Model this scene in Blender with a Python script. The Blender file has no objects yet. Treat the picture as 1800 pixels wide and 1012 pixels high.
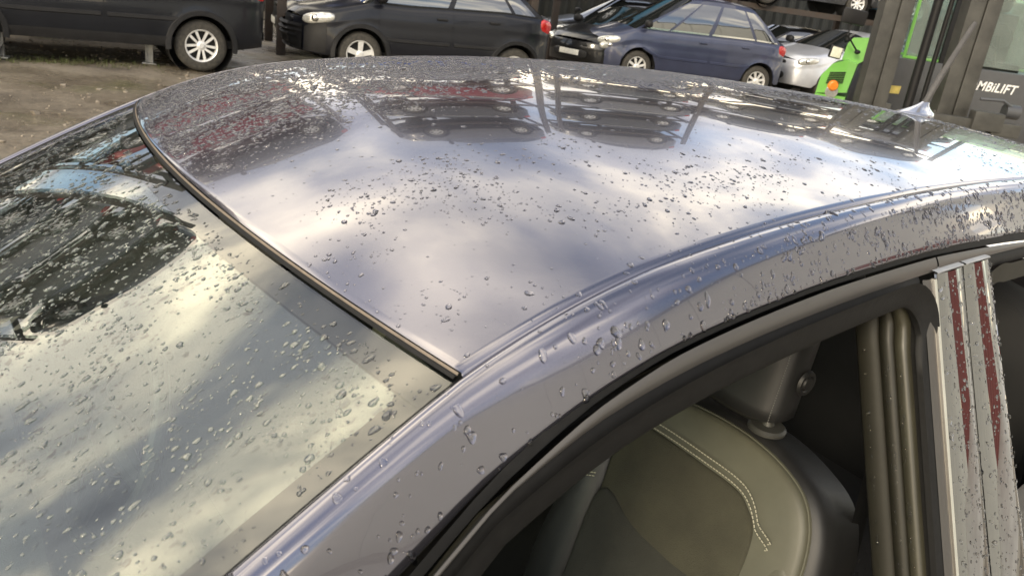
import bpy, bmesh, math, random
import numpy as np
from mathutils import Matrix, Vector
random.seed(7); RNG = np.random.default_rng(7)
SC = bpy.context.scene
COL = SC.collection
R = math.radians

# ------------------------------------------------------------------ camera, sky, sun, exposure
F_PX = 1443.8
def cam_axes(pitch, roll, yaw):
    p, r, y = R(pitch), R(roll), R(yaw)
    fwd = np.array([math.sin(y)*math.cos(p), math.cos(y)*math.cos(p), -math.sin(p)])
    rt = np.array([math.cos(y), -math.sin(y), 0.0]); up = np.cross(rt, fwd)
    return np.stack([math.cos(r)*rt + math.sin(r)*up, -math.sin(r)*rt + math.cos(r)*up, fwd], 1)
CAM_POS = np.array([0, 0, 1.72]); CAM_AX = cam_axes(20.5, 8.1, 0.0)
cd = bpy.data.cameras.new('camera'); cam = bpy.data.objects.new('camera', cd); COL.objects.link(cam)
cd.sensor_width = 36; cd.lens = F_PX/1800*36; cd.clip_start = 0.02; cd.clip_end = 1000
cd.dof.use_dof = True; cd.dof.focus_distance = 1.35; cd.dof.aperture_fstop = 14
m = Matrix.Identity(4)
for i in range(3):
    m[i][0], m[i][1], m[i][2], m[i][3] = CAM_AX[i, 0], CAM_AX[i, 1], -CAM_AX[i, 2], CAM_POS[i]
cam.matrix_world = m; SC.camera = cam

SUN_AZ, SUN_EL = 205, 24            # compass-like azimuth from +Y towards +X, behind the camera
w = bpy.data.worlds.new('World'); SC.world = w; w.use_nodes = True
nt = w.node_tree; nt.nodes.clear(); L = nt.links.new
def N(t, **k):
    n = nt.nodes.new(t)
    for a, b in k.items(): setattr(n, a, b)
    return n
def wmath(op, a, b=None):
    n = N('ShaderNodeMath', operation=op)
    for i, v in enumerate((a, b)):
        if v is None: continue
        if isinstance(v, (int, float)): n.inputs[i].default_value = v
        else: L(v, n.inputs[i])
    return n.outputs[0]
sky = N('ShaderNodeTexSky', sky_type='NISHITA', sun_disc=False)
sky.sun_elevation = R(SUN_EL); sky.sun_rotation = R(SUN_AZ); sky.air_density = 1.0; sky.dust_density = 1.5
tc = N('ShaderNodeTexCoord'); sp = N('ShaderNodeSeparateXYZ'); L(tc.outputs['Generated'], sp.inputs[0])
zz = wmath('ADD', wmath('MAXIMUM', sp.outputs[2], 0.0), 0.20)
cb = N('ShaderNodeCombineXYZ'); L(wmath('DIVIDE', sp.outputs[0], zz), cb.inputs[0]); L(wmath('DIVIDE', sp.outputs[1], zz), cb.inputs[1])
def wnoise(scale, detail, rough, off, dist=0.0):
    mp = N('ShaderNodeMapping'); mp.inputs['Location'].default_value = off; L(cb.outputs[0], mp.inputs[0])
    n = N('ShaderNodeTexNoise'); n.inputs['Scale'].default_value = scale; n.inputs['Detail'].default_value = detail
    n.inputs['Roughness'].default_value = rough; n.inputs['Distortion'].default_value = dist; L(mp.outputs[0], n.inputs['Vector']); return n.outputs['Fac']
def wramp(v, stops):
    r = N('ShaderNodeValToRGB'); r.color_ramp.interpolation = 'EASE'
    while len(r.color_ramp.elements) < len(stops): r.color_ramp.elements.new(0.5)
    for e, (p, c) in zip(r.color_ramp.elements, stops): e.position = p; e.color = (*c, 1)
    L(v, r.inputs[0]); return r.outputs[0]
cover = wramp(wnoise(0.95, 6, 0.55, (-8.16, -6.23, 0), 0.3), [(0.40, (.07, .07, .07)), (0.56, (1, 1, 1))])
lit = wramp(wnoise(1.5, 5, 0.55, (12.12, 18.34, 0), 0.4), [(0.34, (2.4, 2.45, 2.9)), (0.46, (4.6, 4.6, 4.9)), (0.55, (10.4, 9.5, 8.0)), (0.66, (22, 19.2, 14.2))])
hz = wramp(sp.outputs[2], [(0.0, (1.25, 1.15, 0.95)), (0.45, (1, 1, 1))])     # warmer, brighter cloud low in the sky
lm = N('ShaderNodeMix', data_type='RGBA', blend_type='MULTIPLY'); lm.inputs[0].default_value = 1; L(lit, lm.inputs[6]); L(hz, lm.inputs[7])
mx = N('ShaderNodeMix', data_type='RGBA'); L(cover, mx.inputs[0]); L(sky.outputs[0], mx.inputs[6]); L(lm.outputs[2], mx.inputs[7])
gd = N('ShaderNodeMix', data_type='RGBA'); L(wmath('GREATER_THAN', sp.outputs[2], -0.01), gd.inputs[0]); gd.inputs[6].default_value = (1.6, 1.3, 1.0, 1); L(mx.outputs[2], gd.inputs[7])
bg = N('ShaderNodeBackground'); bg.inputs[1].default_value = 0.15; L(gd.outputs[2], bg.inputs[0])
wo = N('ShaderNodeOutputWorld'); L(bg.outputs[0], wo.inputs[0])

sd = bpy.data.lights.new('sun', 'SUN'); sd.energy = 1.3; sd.angle = R(12); sd.color = (1.0, 0.86, 0.64)
so = bpy.data.objects.new('sun', sd); COL.objects.link(so)
sv = Vector((math.sin(R(SUN_AZ))*math.cos(R(SUN_EL)), math.cos(R(SUN_AZ))*math.cos(R(SUN_EL)), math.sin(R(SUN_EL))))
so.rotation_euler = sv.to_track_quat('Z', 'Y').to_euler()
SC.view_settings.view_transform = 'Standard'; SC.view_settings.look = 'None'; SC.view_settings.gamma = 1
SC.view_settings.exposure = 1.0
SC.view_settings.use_curve_mapping = False
SC.cycles.use_denoising = True; SC.cycles.sample_clamp_indirect = 6; SC.cycles.max_bounces = 10
SC.cycles.transparent_max_bounces = 12; SC.cycles.caustics_refractive = True

# ------------------------------------------------------------------ helpers
def at(px, py, D):                  # the point seen at a photo pixel, D metres in front of the camera
    d = (px-900)/F_PX*CAM_AX[:, 0] - (py-506)/F_PX*CAM_AX[:, 1] + CAM_AX[:, 2]
    return CAM_POS + D*d
MATS = {}
def mat(name, col, rough=0.5, metal=0.0, coat=0.0, coat_rough=0.03, spec=0.5, var=0.0, vscale=8.0, bump=0.0, bscale=60.0, rvar=0.0, dirt=None):
    if name in MATS: return MATS[name]
    M = bpy.data.materials.new(name); M.use_nodes = True; t = M.node_tree; b = t.nodes['Principled BSDF']; l = t.links.new
    b.inputs['Base Color'].default_value = (*col, 1); b.inputs['Roughness'].default_value = rough; b.inputs['Metallic'].default_value = metal
    b.inputs['Coat Weight'].default_value = coat; b.inputs['Coat Roughness'].default_value = coat_rough; b.inputs['Specular IOR Level'].default_value = spec
    tcn = t.nodes.new('ShaderNodeTexCoord')
    if var or rvar or dirt:
        n = t.nodes.new('ShaderNodeTexNoise'); n.inputs['Scale'].default_value = vscale; n.inputs['Detail'].default_value = 6; n.inputs['Roughness'].default_value = 0.65
        l(tcn.outputs['Object'], n.inputs['Vector'])
        if var or dirt:
            r = t.nodes.new('ShaderNodeValToRGB'); r.color_ramp.elements[0].position = 0.3; r.color_ramp.elements[1].position = 0.7
            c2 = dirt if dirt else tuple(min(1, c*(1+var)) for c in col)
            r.color_ramp.elements[0].color = (*[c*(1-var) for c in col], 1); r.color_ramp.elements[1].color = (*c2, 1)
            l(n.outputs['Fac'], r.inputs[0]); l(r.outputs[0], b.inputs['Base Color'])
        if rvar:
            mr = t.nodes.new('ShaderNodeMapRange'); mr.inputs[3].default_value = max(0.02, rough-rvar); mr.inputs[4].default_value = rough+rvar
            l(n.outputs['Fac'], mr.inputs[0]); l(mr.outputs[0], b.inputs['Roughness'])
    if bump:
        n2 = t.nodes.new('ShaderNodeTexNoise'); n2.inputs['Scale'].default_value = bscale; n2.inputs['Detail'].default_value = 4
        l(tcn.outputs['Object'], n2.inputs['Vector'])
        bp = t.nodes.new('ShaderNodeBump'); bp.inputs['Strength'].default_value = bump; bp.inputs['Distance'].default_value = 0.01
        l(n2.outputs['Fac'], bp.inputs['Height']); l(bp.outputs[0], b.inputs['Normal'])
    MATS[name] = M; return M
def emit_free_glass(name, tint, f_ior, dust=0.0, dustcol=(0.3, 0.3, 0.28)):
    """thin pane: see-through tint, mirror by Fresnel, a film of dust"""
    M = bpy.data.materials.new(name); M.use_nodes = True; t = M.node_tree; t.nodes.clear(); l = t.links.new
    o = t.nodes.new('ShaderNodeOutputMaterial'); tr = t.nodes.new('ShaderNodeBsdfTransparent'); tr.inputs[0].default_value = (*tint, 1)
    gl = t.nodes.new('ShaderNodeBsdfGlossy'); gl.inputs['Roughness'].default_value = 0.0; gl.inputs[0].default_value = (1, 1, 1, 1)
    fr = t.nodes.new('ShaderNodeFresnel'); ge = t.nodes.new('ShaderNodeNewGeometry')      # a thin pane mirrors alike from both sides
    ma = t.nodes.new('ShaderNodeMath'); ma.operation = 'MULTIPLY_ADD'; ma.inputs[1].default_value = -2; ma.inputs[2].default_value = 1; l(ge.outputs['Backfacing'], ma.inputs[0])
    po = t.nodes.new('ShaderNodeMath'); po.operation = 'POWER'; po.inputs[0].default_value = f_ior; l(ma.outputs[0], po.inputs[1]); l(po.outputs[0], fr.inputs[0])
    df = t.nodes.new('ShaderNodeBsdfDiffuse'); df.inputs[0].default_value = (*dustcol, 1)
    m1 = t.nodes.new('ShaderNodeMixShader'); m2 = t.nodes.new('ShaderNodeMixShader')
    n = t.nodes.new('ShaderNodeTexNoise'); n.inputs['Scale'].default_value = 5; n.inputs['Detail'].default_value = 6
    mr = t.nodes.new('ShaderNodeMapRange'); mr.inputs[3].default_value = dust*0.4; mr.inputs[4].default_value = dust*1.6
    tcn = t.nodes.new('ShaderNodeTexCoord'); l(tcn.outputs['Object'], n.inputs['Vector']); l(n.outputs['Fac'], mr.inputs[0])
    l(mr.outputs[0], m1.inputs[0]); l(tr.outputs[0], m1.inputs[1]); l(df.outputs[0], m1.inputs[2])
    l(fr.outputs[0], m2.inputs[0]); l(m1.outputs[0], m2.inputs[1]); l(gl.outputs[0], m2.inputs[2]); l(m2.outputs[0], o.inputs[0])
    MATS[name] = M; return M

class MB:
    def __init__(s): s.v = []; s.f = []
    def add(s, vs, fs):
        o = len(s.v); s.v += [tuple(map(float, p)) for p in vs]; s.f += [tuple(i+o for i in f) for f in fs]; return s
    def grid(s, P, closed_u=False, closed_v=False):      # P[i][j] points
        nu, nv = len(P), len(P[0]); vs = [p for row in P for p in row]; fs = []
        for i in range(nu if closed_u else nu-1):
            for j in range(nv if closed_v else nv-1):
                a = i*nv+j; b = ((i+1) % nu)*nv+j; c = ((i+1) % nu)*nv+(j+1) % nv; d = i*nv+(j+1) % nv
                fs.append((a, b, c, d))
        return s.add(vs, fs)
    def box(s, c, size, rz=0.0, ry=0.0, rx=0.0, bev=0.0):
        x, y, z = [q/2 for q in size]; M = Matrix.Rotation(rz, 3, 'Z') @ Matrix.Rotation(ry, 3, 'Y') @ Matrix.Rotation(rx, 3, 'X')
        if bev <= 0:
            vs = [(-x,-y,-z),(x,-y,-z),(x,y,-z),(-x,y,-z),(-x,-y,z),(x,-y,z),(x,y,z),(-x,y,z)]
            fs = [(0,3,2,1),(4,5,6,7),(0,1,5,4),(1,2,6,5),(2,3,7,6),(3,0,4,7)]
        else:
            bm = bmesh.new(); bmesh.ops.create_cube(bm, size=1)
            for q in bm.verts: q.co = Vector((q.co.x*2*x, q.co.y*2*y, q.co.z*2*z))
            bmesh.ops.bevel(bm, geom=bm.edges[:], offset=bev, segments=2, affect='EDGES', profile=0.6)
            bm.verts.index_update(); vs = [tuple(q.co) for q in bm.verts]; fs = [tuple(q.index for q in f.verts) for f in bm.faces]; bm.free()
        return s.add([tuple(M @ Vector(p) + Vector(c)) for p in vs], fs)
    def tube(s, pts, r, n=8, cap=True):
        pts = [Vector(p) for p in pts]; rs = r if isinstance(r, (list, tuple)) else [r]*len(pts); rows = []; pu = None
        for i, p in enumerate(pts):
            d = (pts[min(i+1, len(pts)-1)] - pts[max(i-1, 0)]).normalized()
            u = d.cross(Vector((0, 0, 1)) if abs(d.z) < 0.95 else Vector((1, 0, 0))).normalized() if pu is None else (pu - d*pu.dot(d)).normalized()
            pu = u; v = d.cross(u)
            rows.append([p + (u*math.cos(2*math.pi*k/n) + v*math.sin(2*math.pi*k/n))*rs[i] for k in range(n)])
        s.grid(rows, closed_v=True)
        if cap:
            o = len(s.v); s.f.append(tuple(range(o-n, o))); s.f.append(tuple(range(o-n*len(pts), o-n*len(pts)+n))[::-1])
        return s
    def lathe(s, prof, c=(0, 0, 0), n=32, axis='y'):     # prof: (radius, along)
        rows = []
        for k in range(n):
            a = 2*math.pi*k/n; row = []
            for r_, h in prof:
                p = (r_*math.cos(a), h, r_*math.sin(a)) if axis == 'y' else ((r_*math.cos(a), r_*math.sin(a), h) if axis == 'z' else (h, r_*math.cos(a), r_*math.sin(a)))
                row.append((p[0]+c[0], p[1]+c[1], p[2]+c[2]))
            rows.append(row)
        return s.grid(rows, closed_u=True)
    def ellipsoid(s, c, r, n=16, k=10, M=None, pw=1.0):
        rows = []
        for i in range(k+1):
            th = math.pi*i/k; row = []
            for j in range(n):
                ph = 2*math.pi*j/n
                q = [math.sin(th)*math.cos(ph), math.sin(th)*math.sin(ph), math.cos(th)]
                q = [math.copysign(abs(t)**pw, t) for t in q]
                p = Vector((q[0]*r[0], q[1]*r[1], q[2]*r[2]))
                if M is not None: p = M @ p
                row.append(tuple(p + Vector(c)))
            rows.append(row)
        return s.grid(rows, closed_v=True)
    def prism(s, poly, a, b):                            # polygon (3D points) extruded from offset a to offset b
        n = len(poly); A = [Vector(p)+Vector(a) for p in poly]; B = [Vector(p)+Vector(b) for p in poly]
        return s.add(A+B, [tuple(range(n))[::-1], tuple(range(n, 2*n))] + [(i, (i+1) % n, n+(i+1) % n, n+i) for i in range(n)])
def obj(name, mb, material, parent=None, smooth=True, angle=35, **props):
    me = bpy.data.meshes.new(name); me.from_pydata(mb.v, [], mb.f); me.validate()
    bm = bmesh.new(); bm.from_mesh(me); bmesh.ops.remove_doubles(bm, verts=bm.verts[:], dist=1e-5); bmesh.ops.recalc_face_normals(bm, faces=bm.faces[:])
    bm.to_mesh(me); bm.free()
    me.materials.append(material); o = bpy.data.objects.new(name, me); COL.objects.link(o)
    if smooth:
        me.shade_smooth(); me.set_sharp_from_angle(angle=R(angle))
    if parent is not None: o.parent = parent
    for k, v in props.items(): o[k] = v
    return o
def flat_obj(name, verts, faces, material, parent=None):
    me = bpy.data.meshes.new(name); me.from_pydata(verts, [], faces); me.materials.append(material)
    o = bpy.data.objects.new(name, me); COL.objects.link(o)
    if parent is not None: o.parent = parent
    return o
def thing(name, label, cat, loc=(0, 0, 0), rz=0.0, group=None):
    o = bpy.data.objects.new(name, None); COL.objects.link(o); o.location = loc; o.rotation_euler = (0, 0, rz); o.empty_display_size = 0.2
    o['label'] = label; o['category'] = cat
    if group: o['group'] = group
    return o
def tag(o, label=None, cat=None, group=None, kind=None):
    for k, v in (('label', label), ('category', cat), ('group', group), ('kind', kind)):
        if v: o[k] = v
    return o
def copy_tree(o, parent=None, swap=None):
    c = o.copy(); COL.objects.link(c); c.parent = parent
    if swap and c.type == 'MESH':
        for sl in c.material_slots:
            if sl.material in swap:
                nm = swap[sl.material]; sl.link = 'OBJECT'; sl.material = nm
    for ch in o.children: copy_tree(ch, c, swap)
    return c

# ------------------------------------------------------------------ materials
M_ground = bpy.data.materials.new('wet_dirt'); M_ground.use_nodes = True
t = M_ground.node_tree; b = t.nodes['Principled BSDF']; l = t.links.new
g_tc = t.nodes.new('ShaderNodeTexCoord')
def gnoise(s, d=6, r=0.6):
    n = t.nodes.new('ShaderNodeTexNoise'); n.inputs['Scale'].default_value = s; n.inputs['Detail'].default_value = d; n.inputs['Roughness'].default_value = r
    l(g_tc.outputs['Object'], n.inputs['Vector']); return n.outputs['Fac']
def gramp(v, st):
    r = t.nodes.new('ShaderNodeValToRGB')
    while len(r.color_ramp.elements) < len(st): r.color_ramp.elements.new(0.5)
    for e, (p, c) in zip(r.color_ramp.elements, st): e.position = p; e.color = (*c, 1)
    l(v, r.inputs[0]); return r.outputs[0]
def gmix(f, a, b_, mode='MIX'):
    n = t.nodes.new('ShaderNodeMix'); n.data_type = 'RGBA'; n.blend_type = mode
    if isinstance(f, float): n.inputs[0].default_value = f
    else: l(f, n.inputs[0])
    l(a, n.inputs[6]); l(b_, n.inputs[7]); return n.outputs[2]
base = gramp(gnoise(0.55), [(0.34, (0.06, 0.049, 0.036)), (0.46, (0.165, 0.138, 0.102)), (0.7, (0.27, 0.232, 0.175))])
fine = gramp(gnoise(14, 8, 0.75), [(0.3, (0.55, 0.55, 0.55)), (0.7, (1.3, 1.3, 1.3))])
moss = gramp(gnoise(0.9, 5), [(0.55, (0, 0, 0)), (0.72, (0.6, 0.6, 0.6))])
mossc = gramp(gnoise(9, 6), [(0.3, (0.06, 0.07, 0.02)), (0.7, (0.14, 0.14, 0.05))])
l(gmix(1.0, gmix(moss, base, mossc), fine, 'MULTIPLY'), b.inputs['Base Color'])
wet = t.nodes.new('ShaderNodeMapRange'); wet.inputs[1].default_value = 0.4; wet.inputs[2].default_value = 0.65; wet.inputs[3].default_value = 0.10; wet.inputs[4].default_value = 0.85
l(gnoise(0.8, 3), wet.inputs[0]); l(wet.outputs[0], b.inputs['Roughness'])
bp = t.nodes.new('ShaderNodeBump'); bp.inputs['Strength'].default_value = 0.55; bp.inputs['Distance'].default_value = 0.03
l(gnoise(18, 8, 0.7), bp.inputs['Height']); l(bp.outputs[0], b.inputs['Normal'])

P_hero = mat('grey_lilac_metallic_paint', (0.165, 0.161, 0.192), 0.15, 0.88, 1.0, 0.012, var=0.04, vscale=900, rvar=0.04)
black_gloss = mat('black_gloss_trim', (0.012, 0.012, 0.012), 0.03, 0, 1.0, 0.0, spec=1.0, rvar=0.02, vscale=30)
pillar_gloss = mat('polished_pillar_trim', (0.02, 0.02, 0.02), 0.035, 0, 1.0, 0.0, spec=1.0, rvar=0.015, vscale=30); pillar_gloss.node_tree.nodes['Principled BSDF'].inputs['Coat IOR'].default_value = 2.3
rubber = mat('black_rubber', (0.008, 0.008, 0.008), 0.6, spec=0.25, var=0.25, vscale=60, bump=0.05)
satin = mat('satin_brown_grey_trim', (0.058, 0.054, 0.050), 0.42, 0.15, 0.2, 0.25, var=0.06, vscale=30)
inner_paint = mat('shaded_door_paint', (0.018, 0.017, 0.012), 0.5, 0.0, 0.08, 0.2, spec=0.3, var=0.15, vscale=12)  # door paint with the shade inside the frame put into its colour
leather = mat('black_leather', (0.016, 0.016, 0.016), 0.45, bump=0.12, bscale=1100, var=0.2, vscale=20)
leather_face = mat('grey_leather', (0.088, 0.086, 0.061), 0.45, bump=0.12, bscale=1100, var=0.1, vscale=15)
suede = mat('brown_grey_suede', (0.044, 0.042, 0.027), 0.9, bump=0.35, bscale=500, var=0.22, vscale=9)
suede_dark = mat('dark_grey_fabric', (0.032, 0.032, 0.025), 0.9, bump=0.4, bscale=700, var=0.2, vscale=12)
thread = mat('pale_thread', (0.42, 0.40, 0.30), 0.7, var=0.1, vscale=80)
dash_mat = mat('grey_soft_plastic', (0.05, 0.053, 0.05), 0.6, bump=0.2, bscale=400, var=0.15, vscale=10)
chrome = mat('bright_metal', (0.72, 0.71, 0.68), 0.12, 1.0, var=0.08, vscale=20)
tyre_mat = mat('tyre_rubber', (0.022, 0.021, 0.020), 0.75, var=0.3, vscale=25, dirt=(0.06, 0.055, 0.045))
alloy = mat('silver_alloy', (0.68, 0.68, 0.67), 0.35, 0.35, 0.4, var=0.15, vscale=14)
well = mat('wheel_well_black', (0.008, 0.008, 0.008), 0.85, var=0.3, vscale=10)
plastic = mat('weathered_black_plastic', (0.011, 0.011, 0.012), 0.55, spec=0.3, var=0.3, vscale=9, rvar=0.12)
car_glass = mat('dark_car_glass', (0.012, 0.014, 0.014), 0.02, 0, 0.0, spec=1.0, rvar=0.015, vscale=6); car_glass.node_tree.nodes['Principled BSDF'].inputs['IOR'].default_value = 1.9
lamp_glass = mat('headlamp_plastic', (0.62, 0.62, 0.58), 0.12, 0.55, 1.0, 0.02, var=0.35, vscale=14)
red_lens = mat('red_lamp_lens', (0.36, 0.010, 0.010), 0.12, 0, 1.0, 0.02, var=0.25, vscale=18)
orange_lens = mat('orange_lamp_lens', (0.75, 0.22, 0.03), 0.2, 0, 1.0, var=0.15, vscale=30)
plate_mat = mat('pale_number_plate', (0.55, 0.55, 0.52), 0.4, var=0.2, vscale=30)
rust = mat('rusty_rack_steel', (0.085, 0.058, 0.042), 0.7, 0.2, var=0.35, vscale=7, bump=0.3, bscale=40, dirt=(0.05, 0.045, 0.042))
galv = mat('dull_galvanised_steel', (0.36, 0.36, 0.35), 0.5, 0.6, var=0.25, vscale=12)
def paint(name, col, metal=0.4, dirt=None): return mat(name, col, 0.35, metal, 0.6, 0.03, var=0.12, vscale=3.0, rvar=0.08, dirt=dirt)
P_navy = paint('dark_navy_paint', (0.004, 0.005, 0.008), 0.0); P_ink = paint('blue_black_paint', (0.004, 0.0046, 0.008), 0.0)
for M_ in (P_navy, P_ink):
    M_.node_tree.nodes['Principled BSDF'].inputs['Coat Weight'].default_value = 0.25; M_.node_tree.nodes['Principled BSDF'].inputs['Specular IOR Level'].default_value = 0.3
P_slate = paint('slate_blue_paint', (0.034, 0.041, 0.078), .3); P_silver = paint('silver_paint', (0.55, 0.57, 0.62), 0.6)
P_black = paint('black_paint', (0.006, 0.006, 0.007)); P_maroon = paint('maroon_paint', (0.16, 0.012, 0.02))
P_blue = paint('bright_blue_paint', (0.02, 0.06, 0.24)); P_teal = paint('pale_teal_paint', (0.03, 0.15, 0.26)); P_white = paint('white_paint', (0.72, 0.72, 0.70), 0.0); P_grey = paint('mid_grey_paint', (0.13, 0.13, 0.14))
P_red = paint('red_paint', (0.30, 0.012, 0.014)); P_bonnet = paint('dark_grey_paint', (0.05, 0.052, 0.056))
water = bpy.data.materials.new('rain_water'); water.use_nodes = True; t = water.node_tree; t.nodes.clear()
_o = t.nodes.new('ShaderNodeOutputMaterial'); _g = t.nodes.new('ShaderNodeBsdfGlass'); _g.inputs['IOR'].default_value = 1.333; _g.inputs['Roughness'].default_value = 0.0; t.links.new(_g.outputs[0], _o.inputs[0])

# ------------------------------------------------------------------ ground
gx = np.concatenate([np.linspace(-250, -16, 14), np.linspace(-15, 20, 71), np.linspace(21, 250, 14)])
gy = np.concatenate([np.linspace(-250, -8, 14), np.linspace(-7, 26, 67), np.linspace(27, 250, 14)])
rows = []
for x in gx:
    row = []
    for y in gy:
        h = 0.02*math.sin(0.9*x+0.7*y)*math.sin(0.6*y-0.4*x) + 0.012*math.sin(2.3*x-1.1*y) + RNG.normal(0, 0.006)
        row.append((x, y, h - 0.03))
    rows.append(row)
g = obj('ground', MB().grid(rows), M_ground, angle=180); tag(g, kind='structure')

# ------------------------------------------------------------------ the wet saloon in front
HERO_C = np.array([-0.3563, -1.0713, 0.3286]); HERO_AX = cam_axes(22.2577, 7.2178, 38.146)
HR = CAM_AX @ HERO_AX.T; HT = CAM_POS - HR @ HERO_C
hero = thing('saloon_car', 'rain covered grey saloon car close up with its front side window open', 'car')
m = Matrix.Identity(4)
for i in range(3):
    for j in range(3): m[i][j] = HR[i, j]
    m[i][3] = HT[i]
hero.matrix_world = m

def ZC(x):
    x = np.asarray(x, float)
    z = .3663*(x-.075*np.log1p(np.exp((x-.12)/.075)))+.1336*x-.0872*x*x-.0036
    return z + np.where(x > 1.0, .028*np.clip(x-1.0, 0, 1)**2, 0) - np.where(x > 1.75, .42*np.clip(x-1.75, 0, 2)**1.4, 0)
def WC(x):
    x = np.asarray(x, float); return np.where(x >= 0, .57-.0349*x-.0132*x*x, .57-.13*x)
def CR(x):
    x = np.asarray(x, float); q = .026+.0776*x-.0709*x*x
    return np.where(x > .8, .0427-.020*(x-.8), q)
X_END = 1.78
def roofP(X, S):
    bul = .0817*(1-abs(S)**2.0)
    Xh = X - bul*max(0, 1-X/.8)**1.6 + bul*max(0, (X-1.0)/(X_END-1.0))**1.6
    z = float(ZC(X)) + float(CR(X))*(1-abs(S)**2.0854)
    if X < .4:
        t_ = X/.4; z1 = float(ZC(.4)+CR(.4)); s1 = float(ZC(.401)+CR(.401)-z1)*1000*.4; z0 = float(ZC(0)+CR(0)); s0 = .43*.4
        zh = z0*(2*t_**3-3*t_*t_+1) + s0*(t_**3-2*t_*t_+t_) + z1*(3*t_*t_-2*t_**3) + s1*(t_**3-t_*t_)
        z += (1-S**4)*(zh - float(ZC(X)+CR(X)))*.85
    return np.array([Xh, S*float(WC(X)), z])
# roof skin, its edge sunk a little where it meets the rail
xs = np.concatenate([[.0015, .0032], np.linspace(0.009, 0.2, 26), np.linspace(0.21, X_END, 64)])
ss = np.sin(np.linspace(-1, 1, 61)*math.pi/2)*0.5 + np.linspace(-1, 1, 61)*0.5; ss = np.concatenate([[-1, -.9965], ss[1:-1]*.995, [.9965, 1]])
P = []
for X in xs:
    row = []
    for S in ss:
        p = roofP(X, S*0.992)
        p[2] -= 0.004*(abs(S) > .999)
        if X == xs[0]: p[2] -= 0.0006
        row.append(p)
    P.append(row)
roof = obj('roof', MB().grid(P), P_hero, hero, angle=60)
# roof rail / A pillar skin: cross section from the crease out and down to the door gap
def gap_dz(x): return float(np.interp(x, [-.9, -.1, 0, .1, .2, .45, .7, 1.05, 1.8, 2.6], [-.19, -.090, -.073, -.061, -.056, -.055, -.058, -.070, -.085, -.09]))
SECT = [(-.0045, -.0042), (-.003, -.0008), (0, .0003), (.006, -.0006), (.012, -.0028), (.018, -.0068), (.0235, -.0130), (.028, -.0195), (.033, -.0272), (.038, -.0355), (.043, -.0440), (.047, -.0510), (.0495, -.056), (.0488, -.0585), (.044, -.060)]
def rail(side):
    P = []
    for x in np.concatenate([np.linspace(-.86, -.1, 24), np.linspace(-.07, 2.45, 80)]):
        k = gap_dz(x)/-.056; W = float(WC(x)); zc = float(ZC(x)); row = []
        for o, dz in SECT:
            kk = 1 if dz > -.004 else k
            row.append((x, side*(W+o), zc + (-.004+(dz+.004)*kk if dz <= -.004 else dz)))
        P.append(row)
    return MB().grid(P)
for sd_ in (-1, 1): obj('roof_rail', rail(sd_), P_hero, hero, angle=50)
# windscreen
def wsP(t, s):
    x = -.85*t
    return np.array([x+(-.0817-.14*t)*(1-s*s), s*(float(WC(x))-.008), float(ZC(x))-.0065+.026*(1-s*s)])
def wsN(t, s):
    e = 1e-3; n = np.cross(wsP(t+e, s)-wsP(t-e, s), wsP(t, s+e)-wsP(t, s-e)); n /= np.linalg.norm(n); return n*np.sign(n[2])
ws_glass = emit_free_glass('windscreen_glass', (0.80, 0.86, 0.83), 1.80, 0.015, (0.32, 0.34, 0.31))
ts = np.linspace(0.006, 1.0, 40); sss = np.linspace(-1, 1, 49)
windscreen = obj('windscreen', MB().grid([[wsP(a, c) for c in sss] for a in ts]), ws_glass, hero, angle=180)
inner = MB().grid([[wsP(a, c)-0.0065*wsN(a, c) for c in sss] for a in ts]); obj('inner_pane', inner, ws_glass, windscreen, angle=180)
frit_mat = mat('black_glass_border', (0.016, 0.015, 0.016), 0.6, spec=0.2, var=0.2, vscale=20)
mb = MB()
def frit_in(s): return 0.034 + 0.012*abs(s)**4
def fP(a, c): return wsP(a, c) - 0.0035*wsN(a, c)
mb.grid([[fP(0.007 + (frit_in(c)-0.007)*k, c) for c in sss] for k in (0, .5, 1)])
for sg in (-1, 1):
    mb.grid([[fP(a, sg*(0.999 - 0.045*k)) for k in (0, .5, 1)] for a in np.linspace(0.046, 0.93, 30)])
    mb.grid([[fP(0.0455+0.02*(1-k)*q, sg*(0.954-0.02*k*(1-q)*1.0)) for k in (0, .5, 1)] for q in (0, .5, 1)])
mb.grid([[fP(0.93+.07*k, c) for c in sss] for k in (0, .5, 1)])
obj('frit_border', mb, frit_mat, windscreen)
# header seal: dark gutter and a tan lip along the top of the glass
mb = MB(); mb2 = MB()
hd = [roofP(0.0, c) for c in np.linspace(-.985, .985, 61)]
mb.grid([[(p[0]-.0046, p[1], p[2]-.0060), (p[0]-.0032, p[1], p[2]-.0034), (p[0]-.0012, p[1], p[2]-.0030), (p[0]+.001, p[1], p[2]-.0045)] for p in hd])
mb2.grid([[(p[0]-.0006, p[1], p[2]-.0036), (p[0]+.0002, p[1], p[2]-.0016), (p[0]+.0009, p[1], p[2]-.0012), (p[0]+.0020, p[1], p[2]-.0022)] for p in hd])
obj('windscreen_seal', mb, rubber, hero); obj('roof_edge_lip', mb2, mat('tan_grey_sealer', (0.16, 0.13, 0.10), 0.5, var=0.2, vscale=60), hero)
# glass edge seal along both A pillars
for sg in (-1, 1):
    mb = MB(); mb.grid([[wsP(a, sg*1.0)+np.array([0, sg*o, dz]) for o, dz in ((-.002, .0004), (.0, .0012), (.0035, .0016), (.0045, -.004))] for a in np.linspace(0.0, 1, 40)])
    obj('pillar_seal', mb, rubber, hero)

emit_free_glass('tinted_side_glass', (0.14, 0.15, 0.145), 1.5, 0.03)
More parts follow.
